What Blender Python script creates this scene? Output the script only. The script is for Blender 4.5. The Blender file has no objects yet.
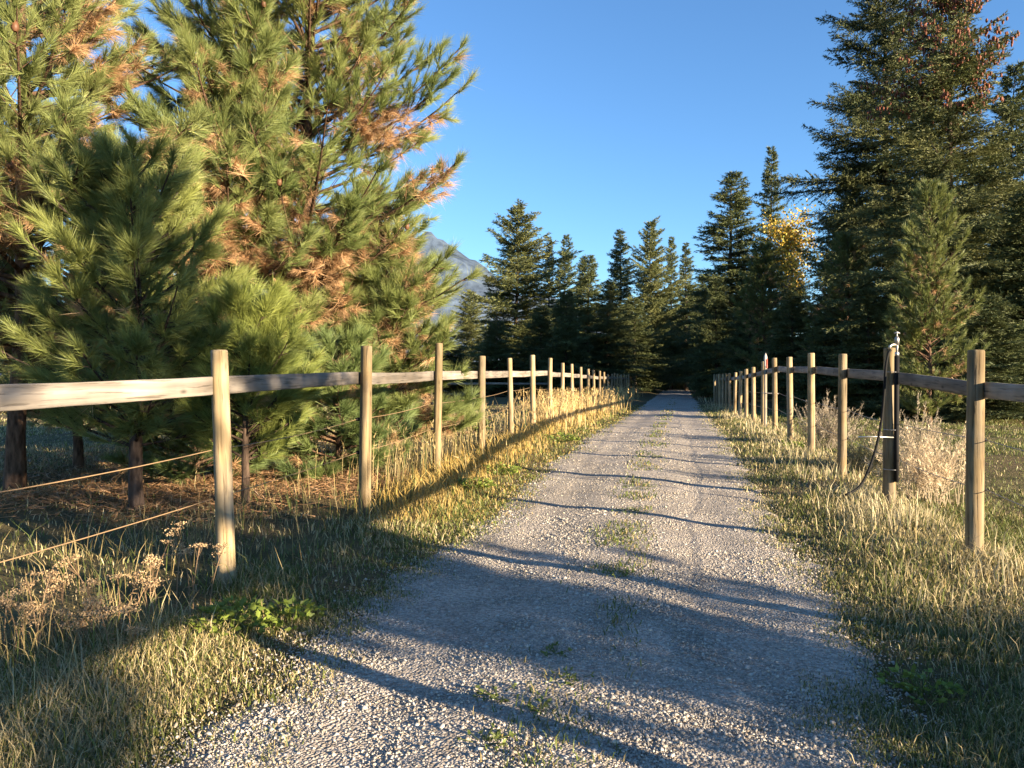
import bpy, math, random
import numpy as np
from mathutils import Vector

# ------------------------------------------------------------------ camera, sky, sun, exposure
scene = bpy.context.scene
C = scene.collection
CAM_Z = 1.5
FPX = 769.0                                   # focal length in pixels of a 1024 px wide frame
cam_data = bpy.data.cameras.new('camera')
cam_data.sensor_width = 36.0
cam_data.lens = 36.0 * FPX / 1024.0
cam_data.clip_start = 0.05
cam_data.clip_end = 20000
cam = bpy.data.objects.new('camera', cam_data)
cam.location = (0, 0, CAM_Z)
cam.rotation_euler = (math.radians(90 - 0.447), 0, 0)
C.objects.link(cam)
scene.camera = cam

SUN_EL = math.radians(11.5)
SUN_XY = (0.81, -0.586)                       # horizontal direction towards the sun: right and behind
sun_vec = Vector((SUN_XY[0] * math.cos(SUN_EL), SUN_XY[1] * math.cos(SUN_EL), math.sin(SUN_EL)))
world = bpy.data.worlds.new('World')
scene.world = world
world.use_nodes = True
wn = world.node_tree
sky = wn.nodes.new('ShaderNodeTexSky')
sky.sky_type = 'NISHITA'
sky.sun_disc = False
sky.sun_elevation = SUN_EL
sky.sun_rotation = math.atan2(SUN_XY[0], SUN_XY[1])
sky.air_density = 1.0
sky.dust_density = 0.0
sky.ozone_density = 4.8
wn.links.new(sky.outputs[0], wn.nodes['Background'].inputs[0])
wn.nodes['Background'].inputs[1].default_value = 0.073
sun_data = bpy.data.lights.new('sun', 'SUN')
sun_data.energy = 5.0
sun_data.angle = math.radians(0.5)
sun_data.color = (1.0, 0.81, 0.56)
sun = bpy.data.objects.new('sun', sun_data)
sun.rotation_euler = (-sun_vec).to_track_quat('-Z', 'Y').to_euler()
C.objects.link(sun)
scene.view_settings.view_transform = 'Standard'
scene.view_settings.look = 'None'
scene.view_settings.gamma = 1.0
scene.view_settings.exposure = 2.1
scene.render.engine = 'CYCLES'
scene.cycles.max_bounces = 6
scene.cycles.diffuse_bounces = 3
scene.cycles.use_denoising = True
scene.cycles.denoising_prefilter = 'ACCURATE'
scene.cycles.denoising_input_passes = 'RGB_ALBEDO_NORMAL'

# ------------------------------------------------------------------ helpers
def smooth(a, b, x):
    t = np.clip((np.asarray(x, dtype=float) - a) / (b - a), 0, 1)
    return t * t * (3 - 2 * t)

def px(p, d):                                 # lateral offset of a picture column at a distance
    return (p - 512.0) / FPX * d

class Geo:
    """collects triangles with one colour per vertex"""
    def __init__(self):
        self.V, self.T, self.K, self.n = [], [], [], 0
    def add(self, V, T, col):
        V = np.asarray(V, dtype=np.float32).reshape(-1, 3)
        T = np.asarray(T, dtype=np.int64).reshape(-1, 3)
        col = np.asarray(col, dtype=np.float32)
        if col.ndim == 1:
            col = np.tile(col, (len(V), 1))
        self.V.append(V); self.T.append(T + self.n); self.K.append(col)
        self.n += len(V)
    def empty(self):
        return self.n == 0
    def mesh(self, name, mat, smooth_shade=False):
        V = np.concatenate(self.V); T = np.concatenate(self.T); K = np.concatenate(self.K)
        me = bpy.data.meshes.new(name)
        me.vertices.add(len(V)); me.vertices.foreach_set('co', V.ravel())
        me.loops.add(len(T) * 3); me.loops.foreach_set('vertex_index', T.astype(np.int32).ravel())
        me.polygons.add(len(T))
        me.polygons.foreach_set('loop_start', np.arange(0, len(T) * 3, 3, dtype=np.int32))
        me.polygons.foreach_set('loop_total', np.full(len(T), 3, dtype=np.int32))
        if smooth_shade:
            me.polygons.foreach_set('use_smooth', np.ones(len(T), dtype=bool))
        at = me.color_attributes.new('tint', 'FLOAT_COLOR', 'POINT')
        at.data.foreach_set('color', np.concatenate([K, np.ones((len(K), 1), np.float32)], 1).ravel())
        me.update(calc_edges=True)
        me.validate()
        me.materials.append(mat)
        return me

def link(name, me, parent=None, loc=None):
    o = bpy.data.objects.new(name, me)
    C.objects.link(o)
    if parent is not None:
        o.parent = parent
    if loc is not None:
        o.location = loc
    return o

def thing(name, label, cat, loc=(0, 0, 0), rz=0.0, group=None):
    o = bpy.data.objects.new(name, None)
    o.empty_display_size = 0.2
    C.objects.link(o)
    o.location = loc
    o.rotation_euler = (0, 0, rz)
    o['label'] = label
    o['category'] = cat
    if group:
        o['group'] = group
    return o

def mark(o, label, cat, kind=None, group=None):
    o['label'] = label; o['category'] = cat
    if kind: o['kind'] = kind
    if group: o['group'] = group
    return o

def dup(root, loc, rz=0.0, scale=(1, 1, 1), label=None, group=None):
    r = root.copy(); C.objects.link(r)
    r.location = loc; r.rotation_euler = (0, 0, rz); r.scale = scale
    if label: r['label'] = label
    if group: r['group'] = group
    for ch in list(root.children):
        c = ch.copy(); C.objects.link(c); c.parent = r
        for g in list(ch.children):
            d = g.copy(); C.objects.link(d); d.parent = c
    return r

def tube(geo, P, R, col, n=6, cap=False):
    P = np.asarray(P, dtype=float); m = len(P)
    R = np.broadcast_to(np.asarray(R, dtype=float), (m,))
    D = np.gradient(P, axis=0)
    D /= np.linalg.norm(D, axis=1, keepdims=True) + 1e-9
    ref = np.array([0, 0, 1.0]) if abs(D[0, 2]) < 0.8 else np.array([1.0, 0, 0])
    S = np.cross(D, ref); S /= np.linalg.norm(S, axis=1, keepdims=True) + 1e-9
    U = np.cross(S, D)
    a = np.linspace(0, 2 * np.pi, n, endpoint=False)
    V = P[:, None, :] + R[:, None, None] * (np.cos(a)[None, :, None] * S[:, None, :] + np.sin(a)[None, :, None] * U[:, None, :])
    V = V.reshape(-1, 3)
    i = np.arange(m - 1)[:, None] * n; j = np.arange(n)[None, :]; k = (j + 1) % n
    A = (i + j).ravel(); B = (i + k).ravel(); Cc = (i + n + k).ravel(); Dd = (i + n + j).ravel()
    T = np.concatenate([np.stack([A, B, Cc], 1), np.stack([A, Cc, Dd], 1)])
    if cap:
        V = np.concatenate([V, P[:1], P[-1:]])
        c0, c1 = m * n, m * n + 1
        j = np.arange(n); k = (j + 1) % n
        T = np.concatenate([T, np.stack([k, j, np.full(n, c0)], 1), np.stack([(m - 1) * n + j, (m - 1) * n + k, np.full(n, c1)], 1)])
    geo.add(V, T, col)

def unit(v):
    return v / (np.linalg.norm(v, axis=-1, keepdims=True) + 1e-9)

def spikes(geo, P, D, L, W, col, rng):
    """one thin triangle per entry: a needle or a leaf spray"""
    n = len(P)
    if n == 0: return
    r = unit(rng.normal(size=(n, 3)))
    S = unit(np.cross(D, r)) * (W[:, None] * 0.5)
    V = np.stack([P - S, P + S, P + D * L[:, None]], 1).reshape(-1, 3)
    T = np.arange(3 * n).reshape(-1, 3)
    geo.add(V, T, np.repeat(col, 3, axis=0))

def leaves(geo, P, D, L, W, col, rng):
    """diamond shaped leaves"""
    n = len(P)
    r = unit(rng.normal(size=(n, 3)))
    S = unit(np.cross(D, r)) * (W[:, None] * 0.5)
    mid = P + D * L[:, None] * 0.45
    V = np.stack([P, mid + S, P + D * L[:, None], mid - S], 1).reshape(-1, 3)
    b = np.arange(n)[:, None] * 4
    T = np.concatenate([b + np.array([[0, 1, 2]]), b + np.array([[0, 2, 3]])])
    geo.add(V, T, np.repeat(col, 4, axis=0))

def blades(geo, P, yaw, H, W, bend, col, tipcol, rng):
    """grass blades of three triangles, leaning over towards yaw"""
    n = len(P)
    if n == 0: return
    dirv = np.stack([np.cos(yaw), np.sin(yaw), np.zeros(n)], 1)
    face = rng.uniform(0, 2 * np.pi, n)
    side = np.stack([np.cos(face), np.sin(face), np.zeros(n)], 1) * (W[:, None] * 0.5)
    up = np.array([0, 0, 1.0])
    mid = P + dirv * (H * bend * 0.35)[:, None] + up * (H * 0.6)[:, None]
    tip = P + dirv * (H * bend)[:, None] + up * (H * np.sqrt(np.clip(1 - 0.6 * bend ** 2, 0.1, 1)))[:, None]
    V = np.stack([P - side, P + side, mid + side * 0.75, mid - side * 0.75, tip], 1).reshape(-1, 3)
    b = np.arange(n)[:, None] * 5
    T = np.concatenate([b + np.array([[0, 1, 2]]), b + np.array([[0, 2, 3]]), b + np.array([[3, 2, 4]])])
    K = np.stack([col, col, 0.5 * (col + tipcol), 0.5 * (col + tipcol), tipcol], 1).reshape(-1, 3)
    geo.add(V, T, K)

class VNoise:
    """smooth value noise on a lattice"""
    def __init__(self, seed):
        self.t = np.random.default_rng(seed).uniform(-1, 1, (256, 256))
    def __call__(self, x, y, s=1.0):
        x = np.asarray(x, float) / s + 1000; y = np.asarray(y, float) / s + 1000
        xi = np.floor(x).astype(int); yi = np.floor(y).astype(int)
        fx = x - xi; fy = y - yi
        fx = fx * fx * (3 - 2 * fx); fy = fy * fy * (3 - 2 * fy)
        t = self.t
        a = t[xi % 256, yi % 256]; b = t[(xi + 1) % 256, yi % 256]
        c = t[xi % 256, (yi + 1) % 256]; d = t[(xi + 1) % 256, (yi + 1) % 256]
        return (a * (1 - fx) + b * fx) * (1 - fy) + (c * (1 - fx) + d * fx) * fy
vn = VNoise(5); vn2 = VNoise(9); vn3 = VNoise(21)

# ------------------------------------------------------------------ materials
def new_mat(name):
    m = bpy.data.materials.new(name)
    m.use_nodes = True
    return m, m.node_tree, m.node_tree.nodes['Principled BSDF']

def tint_mat(name, rough=0.6, transl=0.0, spec=0.3, noise=0.0, nscale=20.0, bump=0.0, metal=0.0, zs=1.0):
    """colour comes from the mesh's own tint, with a little procedural mottling"""
    m, nt, p = new_mat(name)
    a = nt.nodes.new('ShaderNodeAttribute'); a.attribute_name = 'tint'
    out = a.outputs['Color']
    p.inputs['Roughness'].default_value = rough
    p.inputs['Specular IOR Level'].default_value = spec
    p.inputs['Metallic'].default_value = metal
    if noise > 0 or bump > 0:
        tc = nt.nodes.new('ShaderNodeTexCoord')
        nz = nt.nodes.new('ShaderNodeTexNoise'); nz.inputs['Scale'].default_value = nscale; nz.inputs['Detail'].default_value = 5
        mp = nt.nodes.new('ShaderNodeMapping'); mp.inputs['Scale'].default_value = (1, 1, zs)
        nt.links.new(tc.outputs['Object'], mp.inputs['Vector']); nt.links.new(mp.outputs[0], nz.inputs['Vector'])
        if noise > 0:
            mr = nt.nodes.new('ShaderNodeMapRange')
            mr.inputs['From Min'].default_value = 0.3; mr.inputs['From Max'].default_value = 0.7
            mr.inputs['To Min'].default_value = 1 - noise; mr.inputs['To Max'].default_value = 1 + noise
            nt.links.new(nz.outputs['Fac'], mr.inputs['Value'])
            mx = nt.nodes.new('ShaderNodeVectorMath'); mx.operation = 'SCALE'
            nt.links.new(out, mx.inputs[0]); nt.links.new(mr.outputs[0], mx.inputs['Scale'])
            out = mx.outputs[0]
        if bump > 0:
            bp = nt.nodes.new('ShaderNodeBump'); bp.inputs['Strength'].default_value = 0.6; bp.inputs['Distance'].default_value = bump
            nt.links.new(nz.outputs['Fac'], bp.inputs['Height']); nt.links.new(bp.outputs[0], p.inputs['Normal'])
    nt.links.new(out, p.inputs['Base Color'])
    if transl > 0:
        t = nt.nodes.new('ShaderNodeBsdfTranslucent')
        nt.links.new(out, t.inputs['Color'])
        mix = nt.nodes.new('ShaderNodeMixShader'); mix.inputs[0].default_value = transl
        nt.links.new(p.outputs[0], mix.inputs[1]); nt.links.new(t.outputs[0], mix.inputs[2])
        nt.links.new(mix.outputs[0], nt.nodes['Material Output'].inputs['Surface'])
    return m

def wood_mat(name, dark, light, axis='Z', scale=18.0, stretch=0.05, crack=0.5):
    m, nt, p = new_mat(name)
    L = nt.links.new
    tc = nt.nodes.new('ShaderNodeTexCoord'); oi = nt.nodes.new('ShaderNodeObjectInfo')
    off = nt.nodes.new('ShaderNodeVectorMath'); off.operation = 'SCALE'; off.inputs[0].default_value = (7.3, 3.1, 11.7)
    L(oi.outputs['Random'], off.inputs['Scale'])
    add = nt.nodes.new('ShaderNodeVectorMath'); add.operation = 'ADD'
    L(tc.outputs['Object'], add.inputs[0]); L(off.outputs[0], add.inputs[1])
    mp = nt.nodes.new('ShaderNodeMapping')
    sc = {'Z': (1, 1, stretch), 'X': (stretch, 1, 1), 'Y': (1, stretch, 1)}[axis]
    mp.inputs['Scale'].default_value = sc
    L(add.outputs[0], mp.inputs['Vector'])
    n1 = nt.nodes.new('ShaderNodeTexNoise'); n1.inputs['Scale'].default_value = scale; n1.inputs['Detail'].default_value = 8; n1.inputs['Distortion'].default_value = 0.6
    n2 = nt.nodes.new('ShaderNodeTexNoise'); n2.inputs['Scale'].default_value = scale * 4; n2.inputs['Detail'].default_value = 4
    n3 = nt.nodes.new('ShaderNodeTexNoise'); n3.inputs['Scale'].default_value = 2.6; n3.inputs['Detail'].default_value = 3
    vo = nt.nodes.new('ShaderNodeTexVoronoi'); vo.inputs['Scale'].default_value = 5.5
    mpk = nt.nodes.new('ShaderNodeMapping'); mpk.inputs['Scale'].default_value = {'Z': (1.2, 1.2, .5), 'X': (.5, 1.2, 1.2), 'Y': (1.2, .5, 1.2)}[axis]
    L(add.outputs[0], mpk.inputs['Vector']); L(mpk.outputs[0], vo.inputs['Vector'])
    L(mp.outputs[0], n1.inputs['Vector']); L(mp.outputs[0], n2.inputs['Vector']); L(add.outputs[0], n3.inputs['Vector'])
    cr = nt.nodes.new('ShaderNodeValToRGB')
    cr.color_ramp.elements[0].position = 0.32; cr.color_ramp.elements[0].color = (*dark, 1)
    cr.color_ramp.elements[1].position = 0.62; cr.color_ramp.elements[1].color = (*light, 1)
    L(n1.outputs['Fac'], cr.inputs[0])
    kn = nt.nodes.new('ShaderNodeMapRange'); kn.inputs['From Min'].default_value = 0.03; kn.inputs['From Max'].default_value = 0.13
    kn.inputs['To Min'].default_value = 0.35; kn.inputs['To Max'].default_value = 1.0
    L(vo.outputs['Distance'], kn.inputs['Value'])
    ck = nt.nodes.new('ShaderNodeMapRange'); ck.inputs['From Min'].default_value = 0.33; ck.inputs['From Max'].default_value = 0.42
    ck.inputs['To Min'].default_value = 1 - crack; ck.inputs['To Max'].default_value = 1.0
    L(n2.outputs['Fac'], ck.inputs['Value'])
    bl = nt.nodes.new('ShaderNodeMapRange'); bl.inputs['From Min'].default_value = 0.3; bl.inputs['From Max'].default_value = 0.7
    bl.inputs['To Min'].default_value = 0.72; bl.inputs['To Max'].default_value = 1.18
    L(n3.outputs['Fac'], bl.inputs['Value'])
    ov = nt.nodes.new('ShaderNodeMapRange'); ov.inputs['To Min'].default_value = 0.7; ov.inputs['To Max'].default_value = 1.15
    L(oi.outputs['Random'], ov.inputs['Value'])
    def mul(a, b):
        k = nt.nodes.new('ShaderNodeMath'); k.operation = 'MULTIPLY'; L(a, k.inputs[0]); L(b, k.inputs[1]); return k.outputs[0]
    f = mul(mul(kn.outputs[0], ck.outputs[0]), mul(bl.outputs[0], ov.outputs[0]))
    v = nt.nodes.new('ShaderNodeVectorMath'); v.operation = 'SCALE'
    L(cr.outputs[0], v.inputs[0]); L(f, v.inputs['Scale'])
    gy = nt.nodes.new('ShaderNodeTexNoise'); gy.inputs['Scale'].default_value = 3.4; gy.inputs['Detail'].default_value = 6; gy.inputs['Distortion'].default_value = 1.2
    mg = nt.nodes.new('ShaderNodeMapping'); mg.inputs['Scale'].default_value = {'Z': (2, 2, .6), 'X': (.6, 2, 2), 'Y': (2, .6, 2)}[axis]
    L(add.outputs[0], mg.inputs['Vector']); L(mg.outputs[0], gy.inputs['Vector'])
    gr = nt.nodes.new('ShaderNodeMapRange'); gr.inputs['From Min'].default_value = .42; gr.inputs['From Max'].default_value = .68; gr.inputs['To Max'].default_value = .42
    L(gy.outputs['Fac'], gr.inputs['Value'])
    hs = nt.nodes.new('ShaderNodeHueSaturation'); hs.inputs['Saturation'].default_value = .3; hs.inputs['Value'].default_value = .72
    L(v.outputs[0], hs.inputs['Color'])
    mw = nt.nodes.new('ShaderNodeMixRGB'); L(gr.outputs[0], mw.inputs[0]); L(v.outputs[0], mw.inputs[1]); L(hs.outputs[0], mw.inputs[2])
    L(mw.outputs[0], p.inputs['Base Color'])
    p.inputs['Roughness'].default_value = 0.85
    p.inputs['Specular IOR Level'].default_value = 0.2
    b = nt.nodes.new('ShaderNodeBump'); b.inputs['Strength'].default_value = 0.7; b.inputs['Distance'].default_value = 0.006
    s = nt.nodes.new('ShaderNodeMath'); s.operation = 'ADD'; L(n1.outputs['Fac'], s.inputs[0]); L(ck.outputs[0], s.inputs[1])
    L(s.outputs[0], b.inputs['Height']); L(b.outputs[0], p.inputs['Normal'])
    return m

M_POST = wood_mat('post_wood', (.19, .13, .065), (.38, .285, .155), 'Z')
M_RAIL = wood_mat('weathered_rail_wood', (.15, .125, .10), (.29, .25, .21), 'Y', crack=.45)
M_STAKE = wood_mat('stake_wood', (.15, .12, .085), (.29, .245, .18), 'Z')
M_NEEDLE = tint_mat('pine_needles', .5, .28, .35)
M_FIR = tint_mat('fir_sprays', .6, .12, .25)
M_BARK = tint_mat('bark', .95, 0, .1, .6, 22, .03, zs=.3)
M_GRASS = tint_mat('grass_blades', .55, .25, .3)
M_LEAF = tint_mat('leaves', .5, .3, .35)
M_STONE = tint_mat('gravel_stones', .85, 0, .25, .15, 200)
M_PAINT = tint_mat('paint_and_plastic', .45, 0, .4, .08, 30)
M_RUBBER = tint_mat('black_rubber', .75, 0, .15)
M_METAL = tint_mat('galvanised_metal', .42, 0, .5, .15, 60, 0, .85)
M_HILL = tint_mat('hillside', .95, 0, .1, .3, .02, 25)

def ground_mat():
    m, nt, p = new_mat('field_soil')
    L = nt.links.new
    tc = nt.nodes.new('ShaderNodeTexCoord')
    def noise(s, d=6, dist=0.0):
        n = nt.nodes.new('ShaderNodeTexNoise'); n.inputs['Scale'].default_value = s; n.inputs['Detail'].default_value = d; n.inputs['Distortion'].default_value = dist
        L(tc.outputs['Object'], n.inputs['Vector']); return n
    def ramp(f, a, b, lo, hi):
        r = nt.nodes.new('ShaderNodeValToRGB')
        r.color_ramp.elements[0].position = lo; r.color_ramp.elements[0].color = (*a, 1)
        r.color_ramp.elements[1].position = hi; r.color_ramp.elements[1].color = (*b, 1)
        L(f, r.inputs[0]); return r
    big, med, fine = noise(.35, 5, .5), noise(3.0, 7), noise(42, 6)
    c1 = ramp(med.outputs['Fac'], (.075, .068, .032), (.15, .125, .06), .38, .62)
    c2 = ramp(fine.outputs['Fac'], (.07, .05, .028), (.19, .145, .075), .3, .7)
    fac = nt.nodes.new('ShaderNodeMapRange'); fac.inputs['From Min'].default_value = .4; fac.inputs['From Max'].default_value = .6
    L(big.outputs['Fac'], fac.inputs['Value'])
    mx = nt.nodes.new('ShaderNodeMixRGB'); L(fac.outputs[0], mx.inputs[0]); L(c1.outputs[0], mx.inputs[1]); L(c2.outputs[0], mx.inputs[2])
    L(mx.outputs[0], p.inputs['Base Color'])
    p.inputs['Roughness'].default_value = 1.0; p.inputs['Specular IOR Level'].default_value = .1
    b = nt.nodes.new('ShaderNodeBump'); b.inputs['Strength'].default_value = .9; b.inputs['Distance'].default_value = .05
    ad = nt.nodes.new('ShaderNodeMath'); ad.operation = 'ADD'; L(med.outputs['Fac'], ad.inputs[0]); L(fine.outputs['Fac'], ad.inputs[1])
    L(ad.outputs[0], b.inputs['Height']); L(b.outputs[0], p.inputs['Normal'])
    return m

def road_mat():
    m, nt, p = new_mat('gravel_road')
    L = nt.links.new
    tc = nt.nodes.new('ShaderNodeTexCoord')
    def vor(s):
        v = nt.nodes.new('ShaderNodeTexVoronoi'); v.inputs['Scale'].default_value = s; L(tc.outputs['Object'], v.inputs['Vector']); return v
    def noise(s, d=6):
        n = nt.nodes.new('ShaderNodeTexNoise'); n.inputs['Scale'].default_value = s; n.inputs['Detail'].default_value = d
        L(tc.outputs['Object'], n.inputs['Vector']); return n
    v1, v2, n1, n2 = vor(62), vor(24), noise(1.3), noise(9)
    r = nt.nodes.new('ShaderNodeValToRGB')
    r.color_ramp.elements[0].position = 0; r.color_ramp.elements[0].color = (.245, .21, .175, 1)
    r.color_ramp.elements[1].position = 1; r.color_ramp.elements[1].color = (.53, .465, .395, 1)
    sep = nt.nodes.new('ShaderNodeSeparateColor'); L(v1.outputs['Color'], sep.inputs[0]); L(sep.outputs[0], r.inputs[0])
    mr = nt.nodes.new('ShaderNodeMapRange'); mr.inputs['From Min'].default_value = .3; mr.inputs['From Max'].default_value = .7
    mr.inputs['To Min'].default_value = .78; mr.inputs['To Max'].default_value = 1.15
    L(n1.outputs['Fac'], mr.inputs['Value'])
    s = nt.nodes.new('ShaderNodeVectorMath'); s.operation = 'SCALE'; L(r.outputs[0], s.inputs[0]); L(mr.outputs[0], s.inputs['Scale'])
    L(s.outputs[0], p.inputs['Base Color'])
    p.inputs['Roughness'].default_value = .95; p.inputs['Specular IOR Level'].default_value = .15
    h1 = nt.nodes.new('ShaderNodeMath'); h1.operation = 'MULTIPLY_ADD'; L(v2.outputs['Distance'], h1.inputs[0]); h1.inputs[1].default_value = -1.2
    L(v1.outputs['Distance'], h1.inputs[2])
    inv = nt.nodes.new('ShaderNodeMath'); inv.operation = 'MULTIPLY'; inv.inputs[1].default_value = -1; L(v1.outputs['Distance'], inv.inputs[0])
    sm = nt.nodes.new('ShaderNodeMath'); sm.operation = 'ADD'; L(inv.outputs[0], sm.inputs[0])
    h2 = nt.nodes.new('ShaderNodeMath'); h2.operation = 'MULTIPLY'; h2.inputs[1].default_value = -.8; L(v2.outputs['Distance'], h2.inputs[0])
    L(h2.outputs[0], sm.inputs[1])
    b = nt.nodes.new('ShaderNodeBump'); b.inputs['Strength'].default_value = 1.0; b.inputs['Distance'].default_value = .02
    L(sm.outputs[0], b.inputs['Height']); L(b.outputs[0], p.inputs['Normal'])
    return m
M_SOIL, M_ROAD = ground_mat(), road_mat()

# ------------------------------------------------------------------ terrain
ROAD_A, ROAD_B = -0.52, 0.219
LEN = math.hypot(1, ROAD_B)
def road_u(x, y):                             # sideways distance from the middle of the road
    return (np.asarray(x) - (ROAD_A + ROAD_B * np.asarray(y))) / LEN
# the road's middle line: straight, then a bend to the right at the far end
path = [(ROAD_A + ROAD_B * y, y) for y in np.concatenate([np.arange(-6, 50, .08), np.arange(50, 86, .6)])]
hd = math.atan2(1, ROAD_B); qx, qy = path[-1]
for k in range(70):
    hd -= .6 / 42.0 * min(1, k / 10)
    qx += .6 * math.cos(hd); qy += .6 * math.sin(hd); path.append((qx, qy))
path = np.array(path)
bend = path[path[:, 1] > 80]
def road_dist(x, y):
    x = np.asarray(x, float); y = np.asarray(y, float)
    d = np.abs(road_u(x, y)); far = (y > 84) & (y < 135) & (np.abs(x - 25) < 40)
    if far.any():
        dd = np.min(np.hypot(x[far][:, None] - bend[None, :, 0], y[far][:, None] - bend[None, :, 1]), 1)
        d = d.copy(); d[far] = dd
    return d

def ground_z(x, y):
    x = np.asarray(x, float); y = np.asarray(y, float)
    u = road_u(x, y)
    near = np.exp(-(np.maximum(np.hypot(x, y) - 60, 0) / 60) ** 2)
    z = .19 * np.exp(-((y - 18) / 9.5) ** 2) * np.exp(-(u / 14) ** 2)
    z = z + near * (.02 * vn(x, y, .7) + .05 * vn2(x, y, 2.6)) * smooth(1.5, 2.4, np.abs(u))
    z = z + .10 * smooth(-1.6, -2.6, u) * near * smooth(4.5, 9, y) - .05 * smooth(-3.2, -5, u) * near
    z = z - .14 * smooth(2.9, 4.6, u) * near
    z = z + .03 * np.cos(np.clip(u / 1.5, -1, 1) * math.pi / 2) * near - .02 * np.exp(-((np.abs(u) - .78) / .28) ** 2) * near
    return z
def half_width(y):
    return 1.47 - .15 * (1 - smooth(3.0, 4.8, y)) + .10 * vn(np.full_like(np.asarray(y, float), 3.0), y, 1.1) + .06 * vn2(np.full_like(np.asarray(y, float), 7.0), y, .35)

def grid_sheet(xs, ys, zf, name, mat):
    X, Y = np.meshgrid(xs, ys); Z = zf(X.ravel(), Y.ravel())
    V = np.stack([X.ravel(), Y.ravel(), Z], 1)
    nx = len(xs)
    i = (np.arange(len(ys) - 1)[:, None] * nx + np.arange(nx - 1)[None, :]).ravel()
    T = np.concatenate([np.stack([i, i + 1, i + nx + 1], 1), np.stack([i, i + nx + 1, i + nx], 1)])
    g = Geo(); g.add(V, T, (.1, .1, .1))
    return link(name, g.mesh(name, mat, True))

xs = np.concatenate([[-9000, -4000, -2000, -1000, -500, -250, -120, -70, -45, -30, -22], np.arange(-16, 26, .22), [28, 31, 35, 40, 46, 55, 70, 100, 160, 300, 600, 1200, 2500, 5000, 9000]])
ys = np.concatenate([[-9000, -3000, -1000, -400, -150, -60, -30, -15, -8], np.arange(-4, 48, .25), np.arange(48, 130, 1.0), [135, 145, 160, 190, 240, 320, 500, 900, 1600, 3000, 5000, 9000]])
def soil_z(x, y):
    d = road_dist(x, y)
    return ground_z(x, y) - .032 * (1 - smooth(1.2, 1.62, d)) * (np.asarray(y) < 140)
ground = grid_sheet(xs, ys, soil_z, 'ground', M_SOIL)
mark(ground, 'rough pasture ground of short green and straw coloured turf', 'ground', 'structure')

def build_road():
    D = np.gradient(path, axis=0); D /= np.linalg.norm(D, axis=1, keepdims=True)
    N = np.stack([D[:, 1], -D[:, 0]], 1)
    us = np.linspace(-1, 1, 81)
    hw = half_width(path[:, 1])
    W = us[None, :] * (hw[:, None] + .42)
    X = path[:, 0:1] + N[:, 0:1] * W; Y = path[:, 1:2] + N[:, 1:2] * W
    Z = ground_z(X.ravel(), Y.ravel()).reshape(X.shape) + .008 + .006 * vn(X, Y, .25)
    Z = Z - .06 * smooth(-.14, .34, np.abs(W) - hw[:, None] + .13 * vn3(X, Y, .3) + .10 * vn2(X, Y, .13))
    V = np.stack([X.ravel(), Y.ravel(), Z.ravel()], 1)
    n = 81; i = (np.arange(len(path) - 1)[:, None] * n + np.arange(n - 1)[None, :]).ravel()
    T = np.concatenate([np.stack([i, i + 1, i + n + 1], 1), np.stack([i, i + n + 1, i + n], 1)])
    g = Geo(); g.add(V, T, (.3, .28, .26))
    o = link('gravel_road', g.mesh('gravel_road', M_ROAD, True))
    mark(o, 'grey crushed gravel lane with a faint weedy middle strip', 'road', 'structure')
build_road()

def build_mountain():
    xs = np.linspace(-2600, 900, 150); ys = np.linspace(2500, 4700, 90)
    X, Y = np.meshgrid(xs, ys); X = X.ravel(); Y = Y.ravel()
    pk = px(428, 3300)
    r1 = np.clip(1 - np.hypot((X - pk) / 900, (Y - 3300) / 800), 0, 1)
    r2 = np.clip(1 - np.hypot((X - pk + 700) / 1300, (Y - 3500) / 900), 0, 1) * .9
    r3 = np.clip(1 - np.hypot((X - pk - 420) / 900, (Y - 3700) / 900), 0, 1) * .62
    Z = 690 * np.maximum(np.maximum(r1, r2), r3)
    f = smooth(0, .25, np.maximum(np.maximum(r1, r2), r3))
    Z = Z + f * (60 * vn(X, Y, 320) + 34 * vn2(X, Y, 120) + 16 * vn3(X, Y, 50)) - 12
    base = np.array([.06, .085, .128]); t = .5 + .5 * vn2(X + 40, Y, 90) * .8 + .2 * vn3(X, Y, 30)  # blue of distant haze put into the slope colour, no haze volume built
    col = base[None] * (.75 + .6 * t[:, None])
    n = len(xs); i = (np.arange(len(ys) - 1)[:, None] * n + np.arange(n - 1)[None, :]).ravel()
    T = np.concatenate([np.stack([i, i + 1, i + n + 1], 1), np.stack([i, i + n + 1, i + n], 1)])
    g = Geo(); g.add(np.stack([X, Y, Z], 1), T, col)
    mark(link('mountain', g.mesh('mountain', M_HILL, True)), 'distant blue grey mountain slope seen between the trees', 'mountain', 'structure')
build_mountain()

def gz(x, y):
    return float(ground_z(np.array([x]), np.array([y]))[0])

# ------------------------------------------------------------------ trees
def trunk_tube(geo, H, r0, rng, lean=(0, 0), top=.97, col=(.12, .085, .06), n=9):
    k = 14
    t = np.linspace(0, 1, k)
    w = np.cumsum(rng.normal(0, .012, (k, 2)), 0) * H * .25
    P = np.stack([lean[0] * t * H + w[:, 0], lean[1] * t * H + w[:, 1], t * H * top], 1)
    P[0, 2] = -.35; P[0, :2] = 0
    R = r0 * (1 - t) ** .85 + .012
    R[0] *= 1.35
    tube(geo, P, R, col, n)
    return lambda z: np.array([np.interp(z, P[:, 2], P[:, 0]), np.interp(z, P[:, 2], P[:, 1])])

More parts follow.
